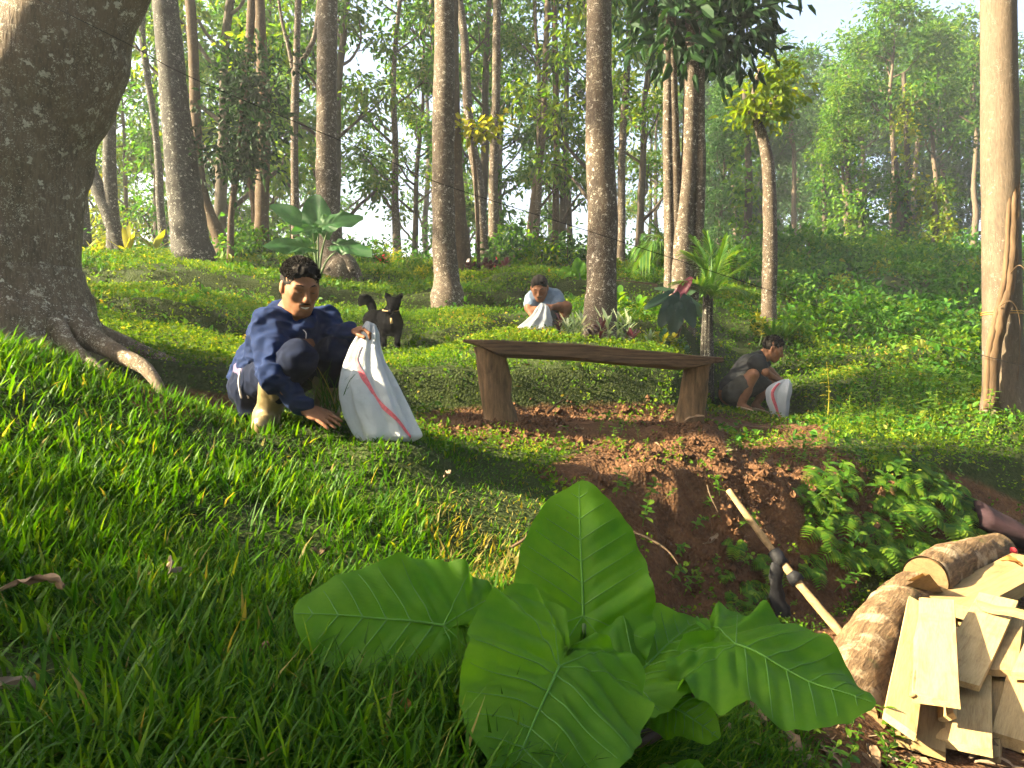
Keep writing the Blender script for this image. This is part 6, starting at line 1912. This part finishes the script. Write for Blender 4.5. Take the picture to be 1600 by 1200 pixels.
bank_plants('weed', WEED, 40, [(1280, 560), (1600, 600), (1600, 700), (1320, 690)], .9, 1.9, 'leafy weed on the slope right of the young man', 'weed', 'weeds right of the young man')
bank_plants('weed', WEED, 22, [(1130, 1130), (1330, 1130), (1420, 1180), (1400, 1260), (1150, 1260)], .5, 1.0, 'weed in the litter before the planks', 'weed', 'weeds before the planks')
# tall thin seedlings with a few leaves
for px, d, h, k in [(1292, 6.6, .55, 0), (1452, 6.3, .35, 1), (1320, 6.2, .3, 2)]:
    b = PG(px, d); mb = MB()
    tp = np.array([rng.normal(0, .04), 0, h])
    tube(mb, spline(np.array([[0, 0, -.03], tp * .5 + [.02, 0, 0], tp]), 8), np.linspace(.005, .002, 8), 5, False, tint=.8)
    for j in range(9):
        a = j * 2.4; lance(mb, tp * (.4 + .6 * j / 9), [math.cos(a), math.sin(a), .3], (0, 0, 1.0), .07, .035, .4, 4, .7)
    o = mb.build('seedling', M['l_yellow' if k == 0 else 'l_green'], loc=b)
    tag(o, ['tall thin yellowish seedling right of the small sack', 'upright seedling beside the dead leaf on the slope', 'short seedling below the tall yellowish one'][k], 'seedling')

# fallen leaves that can be told apart
M['dry'] = mat_plain('dry_leaf', (.15, .095, .055), .8, .45, 14, .4, .01, .2)
M['dry_pale'] = mat_plain('pale_dry_leaf', (.17, .125, .085), .8, .35, 14, .4, .01, .2)
M['dry_orange'] = mat_plain('orange_dry_leaf', (.34, .15, .04), .75, .35, 14, .3, .01, .2)
def dry_mesh(L, W, curl, seed):
    n, m = 12, 9
    u, v = np.meshgrid(np.linspace(0, 1, n), np.linspace(-1, 1, m), indexing='ij')
    w = W * .5 * np.sin(np.pi * np.clip(.05 + .93 * u, 0, 1)) ** .75
    a = v * curl * (.6 + .6 * vn(u * 3, seed))
    x = w * np.sin(a) / max(curl, .2) * 1.0
    z = w * (1 - np.cos(a)) / max(curl, .2) + L * .16 * np.sin(u * 3 + seed) + .012 * vn(u * 6 + seed, v * 3)
    V = np.stack([x, L * (u - .5), z], -1).reshape(-1, 3)
    i, j = np.meshgrid(np.arange(n - 1), np.arange(m - 1), indexing='ij')
    q = np.stack([i * m + j, i * m + j + 1, (i + 1) * m + j + 1, (i + 1) * m + j], -1).reshape(-1, 4)
    return V, q
def dry_leaf(px, py, d, L, W, mat, label, lift=.03, rz=None):
    b = P(px, py, d); b[2] = G(b[0], b[1]) + lift * .8
    V, q = dry_mesh(L, W, rng.uniform(.7, 1.6), rng.uniform(0, 50))
    o = obj('fallen_leaf', make_mesh('fallen_leaf', V, [q], M[mat], True), None, b)
    o.rotation_euler = (rng.normal(0, .35), rng.normal(0, .35), rng.uniform(0, 6.283) if rz is None else rz)
    return tag(o, label, 'leaf')
dry_leaf(262, 985, 1.72, .13, .08, 'dry_pale', 'large crumpled dry leaf in the dark grass at lower left', .07)
dry_leaf(45, 1038, 1.55, .15, .05, 'dry', 'rolled brown leaf in the grass at the left edge', .07, 1.4)
dry_leaf(15, 1140, 1.25, .10, .07, 'dry_pale', 'grey dry leaf in the bottom left corner', .05)
dry_leaf(395, 1085, 1.45, .06, .05, 'dry', 'small grey-brown leaf in the dark grass left of the taro', .06)
dry_leaf(625, 1165, 1.28, .06, .05, 'dry_orange', 'small yellow-brown leaf below the left taro leaf', .05)
dry_leaf(630, 1110, 1.40, .08, .06, 'dry', 'brown leaf in shade under the left taro leaf', .05)
dry_leaf(699, 745, 3.15, .085, .06, 'dry_pale', 'curled pale leaf on the sunlit grass right of the sack', .06)
dry_leaf(838, 820, 2.9, .10, .06, 'dry_pale', 'pale dry leaf beside the upright taro leaf', .04)
dry_leaf(500, 868, 2.2, .06, .04, 'dry', 'brown leaf standing in the grass above the left taro leaf', .06)
dry_leaf(1110, 785, 3.9, .10, .05, 'dry_pale', 'white torn leaf on the red earth left of the pole', .03)
dry_leaf(1010, 895, 3.3, .09, .05, 'dry_pale', 'pale leaf on the earth right of the upright taro leaf', .03)
dry_leaf(1085, 678, 4.7, .13, .07, 'dry', 'big brown leaf in front of the right bench leg', .03)
dry_leaf(905, 672, 4.75, .06, .04, 'dry_pale', 'small pale leaf on the earth under the bench', .02)
dry_leaf(1140, 708, 4.5, .11, .06, 'dry_pale', 'crumpled pale leaf on the bank lip', .03)
dry_leaf(1482, 690, 6.2, .16, .09, 'dry', 'upright dead brown leaf on the slope at the right', .08)
dry_leaf(1445, 702, 6.0, .10, .06, 'dry_orange', 'orange leaf on the slope at the right', .03)
dry_leaf(1415, 745, 5.2, .10, .06, 'dry_pale', 'pale leaf lying above the ferns', .03)
dry_leaf(1300, 662, 6.6, .08, .05, 'dry', 'brown leaf on the grass near the small sack', .03)
dry_leaf(1250, 1000, 3.4, .16, .09, 'dry', 'grey dry leaf at the foot of the pole', .03)
dry_leaf(1580, 905, 4.0, .12, .06, 'dry_orange', 'curled orange leaf lying on the long slab', .34)
# litter on the dirt before the planks and on the bare earth
def litter(name, n, poly, lo, hi, mats, label, d0, d1):
    x, y, z, px, py = sample(n * 4, min(p[0] for p in poly), max(p[0] for p in poly), d0, d1, 1.0)
    k = np.where(inpoly(px, py, poly, 4) > .5)[0][:n]
    mb = MB()
    for i in k:
        V, q = dry_mesh(1.0, .55, rng.uniform(.5, 1.5), rng.uniform(0, 50))
        V = V.reshape(12, 9, 3)[::3, ::2].reshape(-1, 3)
        a = rng.uniform(0, 6.283); s = rng.uniform(lo, hi)
        Rm = np.array(Euler((rng.normal(0, .4), rng.normal(0, .4), a)).to_matrix())
        ii, jj = np.meshgrid(np.arange(3), np.arange(4), indexing='ij')
        q = np.stack([ii * 5 + jj, ii * 5 + jj + 1, (ii + 1) * 5 + jj + 1, (ii + 1) * 5 + jj], -1).reshape(-1, 4)
        mb.add((Rm @ (V * s).T).T + np.array([x[i], y[i], z[i] + s * .12]), q)
    return tag(mb.build(name, M[mats]), label, 'litter', kind='stuff')
litter('leaf_litter', 260, [(1200, 1010), (1420, 1010), (1700, 1000), (1700, 1300), (1130, 1300), (1130, 1150)], .04, .11, 'dry', 'brown leaf litter and chips on the dirt round the planks', 1.5, 4.2)
litter('leaf_litter', 90, [(1230, 1100), (1700, 1080), (1700, 1300), (1200, 1300)], .03, .09, 'dry_pale', 'pale dry leaves in the litter before the planks', 1.5, 3.6)
litter('leaf_litter', 170, [(640, 650), (1300, 660), (1350, 740), (1200, 980), (980, 980), (860, 740)], .015, .05, 'dry', 'bits of dry leaf on the red earth', 3.0, 6.0)
litter('leaf_litter', 70, [(300, 430), (1600, 480), (1600, 700), (1250, 660), (640, 640), (300, 560)], .03, .07, 'dry_orange', 'scattered fallen leaves on the terraces', 4.5, 11)
# crumbs and clods of red earth
def clods():
    x, y, z, px, py = sample(60000, 620, 1420, 3.0, 6.4, 1.0)
    s = soil_mask(x, y, z) * np.clip(.45 + fbm(x * 3, y * 3, 1, 2), 0, 1)
    k = np.where(rng.random(len(x)) < s)[0][:6500]
    n = len(k)
    base = np.array([(1, 0, 0), (-1, 0, 0), (0, 1, 0), (0, -1, 0), (0, 0, 1), (.6, .6, .5), (-.6, .5, .4), (.5, -.6, .45), (-.5, -.6, .5)], float)
    tri = np.array([(0, 5, 4), (5, 2, 4), (2, 6, 4), (6, 1, 4), (1, 8, 4), (8, 3, 4), (3, 7, 4), (7, 0, 4), (0, 2, 5), (2, 1, 6), (1, 3, 8), (3, 0, 7)])
    sz = np.clip(rng.lognormal(-4.7, .65, n), .003, .045)
    V = base[None] * sz[:, None, None] * rng.uniform(.6, 1.3, (n, 9, 3))
    V = V + np.stack([x[k], y[k], z[k] - sz * .1], -1)[:, None]
    T = (np.arange(n) * 9)[:, None, None] + tri[None]
    me = make_mesh('earth_clods', V.reshape(-1, 3), [T.reshape(-1, 3)], M['ground'], False, None, {'soil': np.ones(n * 9)})
    tag(obj('earth_clods', me), 'crumbs and clods of red earth on the bank', 'earth', kind='stuff')
clods()
# twigs
def twig(pts, r, label, name='twig'):
    q = spline(np.array([P(*p) for p in pts]), 14); c = q[0].copy()
    mb = MB(); tube(mb, q - c, np.linspace(r, r * .4, 14), 5, True, .2, 30)
    tag(mb.build(name, M['bark_brown'], loc=c), label, 'twig')
twig([(855, 646, 5.0), (870, 632, 5.0), (885, 622, 5.0), (888, 617, 5.0)], .008, 'dry twig standing behind the bench')
twig([(985, 830, 3.45), (1020, 845, 3.45), (1045, 862, 3.4), (1062, 885, 3.35)], .007, 'thin bare root on the red earth')
twig([(1105, 758, 4.0), (1110, 775, 3.95), (1122, 800, 3.9), (1128, 815, 3.9)], .005, 'thin twig left of the pole top')
twig([(800, 855, 2.6), (825, 838, 2.6), (850, 805, 2.65)], .006, 'brown twig in the grass left of the upright taro leaf')
twig([(1140, 666, 5.9), (1200, 668, 6.0), (1260, 674, 6.0)], .006, 'long straight stick on the ground before the young man')
# ------------------------------------------------------------------ morning haze in the air
def build_haze(density=.0022):
    zmin = float(ZZ.min()) - 1.0
    lo, hi = np.array([-265., -35., zmin]), np.array([265., 305., 32.])
    V = np.array([[x, y, z] for x in (lo[0], hi[0]) for y in (lo[1], hi[1]) for z in (lo[2], hi[2])])
    q = [(0, 1, 3, 2), (4, 6, 7, 5), (0, 4, 5, 1), (2, 3, 7, 6), (0, 2, 6, 4), (1, 5, 7, 3)]
    m = bpy.data.materials.new('haze_air')
    m.use_nodes = True
    nt = m.node_tree
    nt.nodes.clear()
    v = nt.nodes.new('ShaderNodeVolumePrincipled')
    v.inputs['Color'].default_value = (.92, .95, 1.0, 1)
    v.inputs['Density'].default_value = density
    v.inputs['Anisotropy'].default_value = .35
    o = nt.nodes.new('ShaderNodeOutputMaterial')
    nt.links.new(v.outputs[0], o.inputs['Volume'])
    h = obj('haze', make_mesh('haze', V, [np.array(q)], m, False))
    tag(h, 'thin morning haze hanging in the forest air', 'haze', kind='stuff')
build_haze()
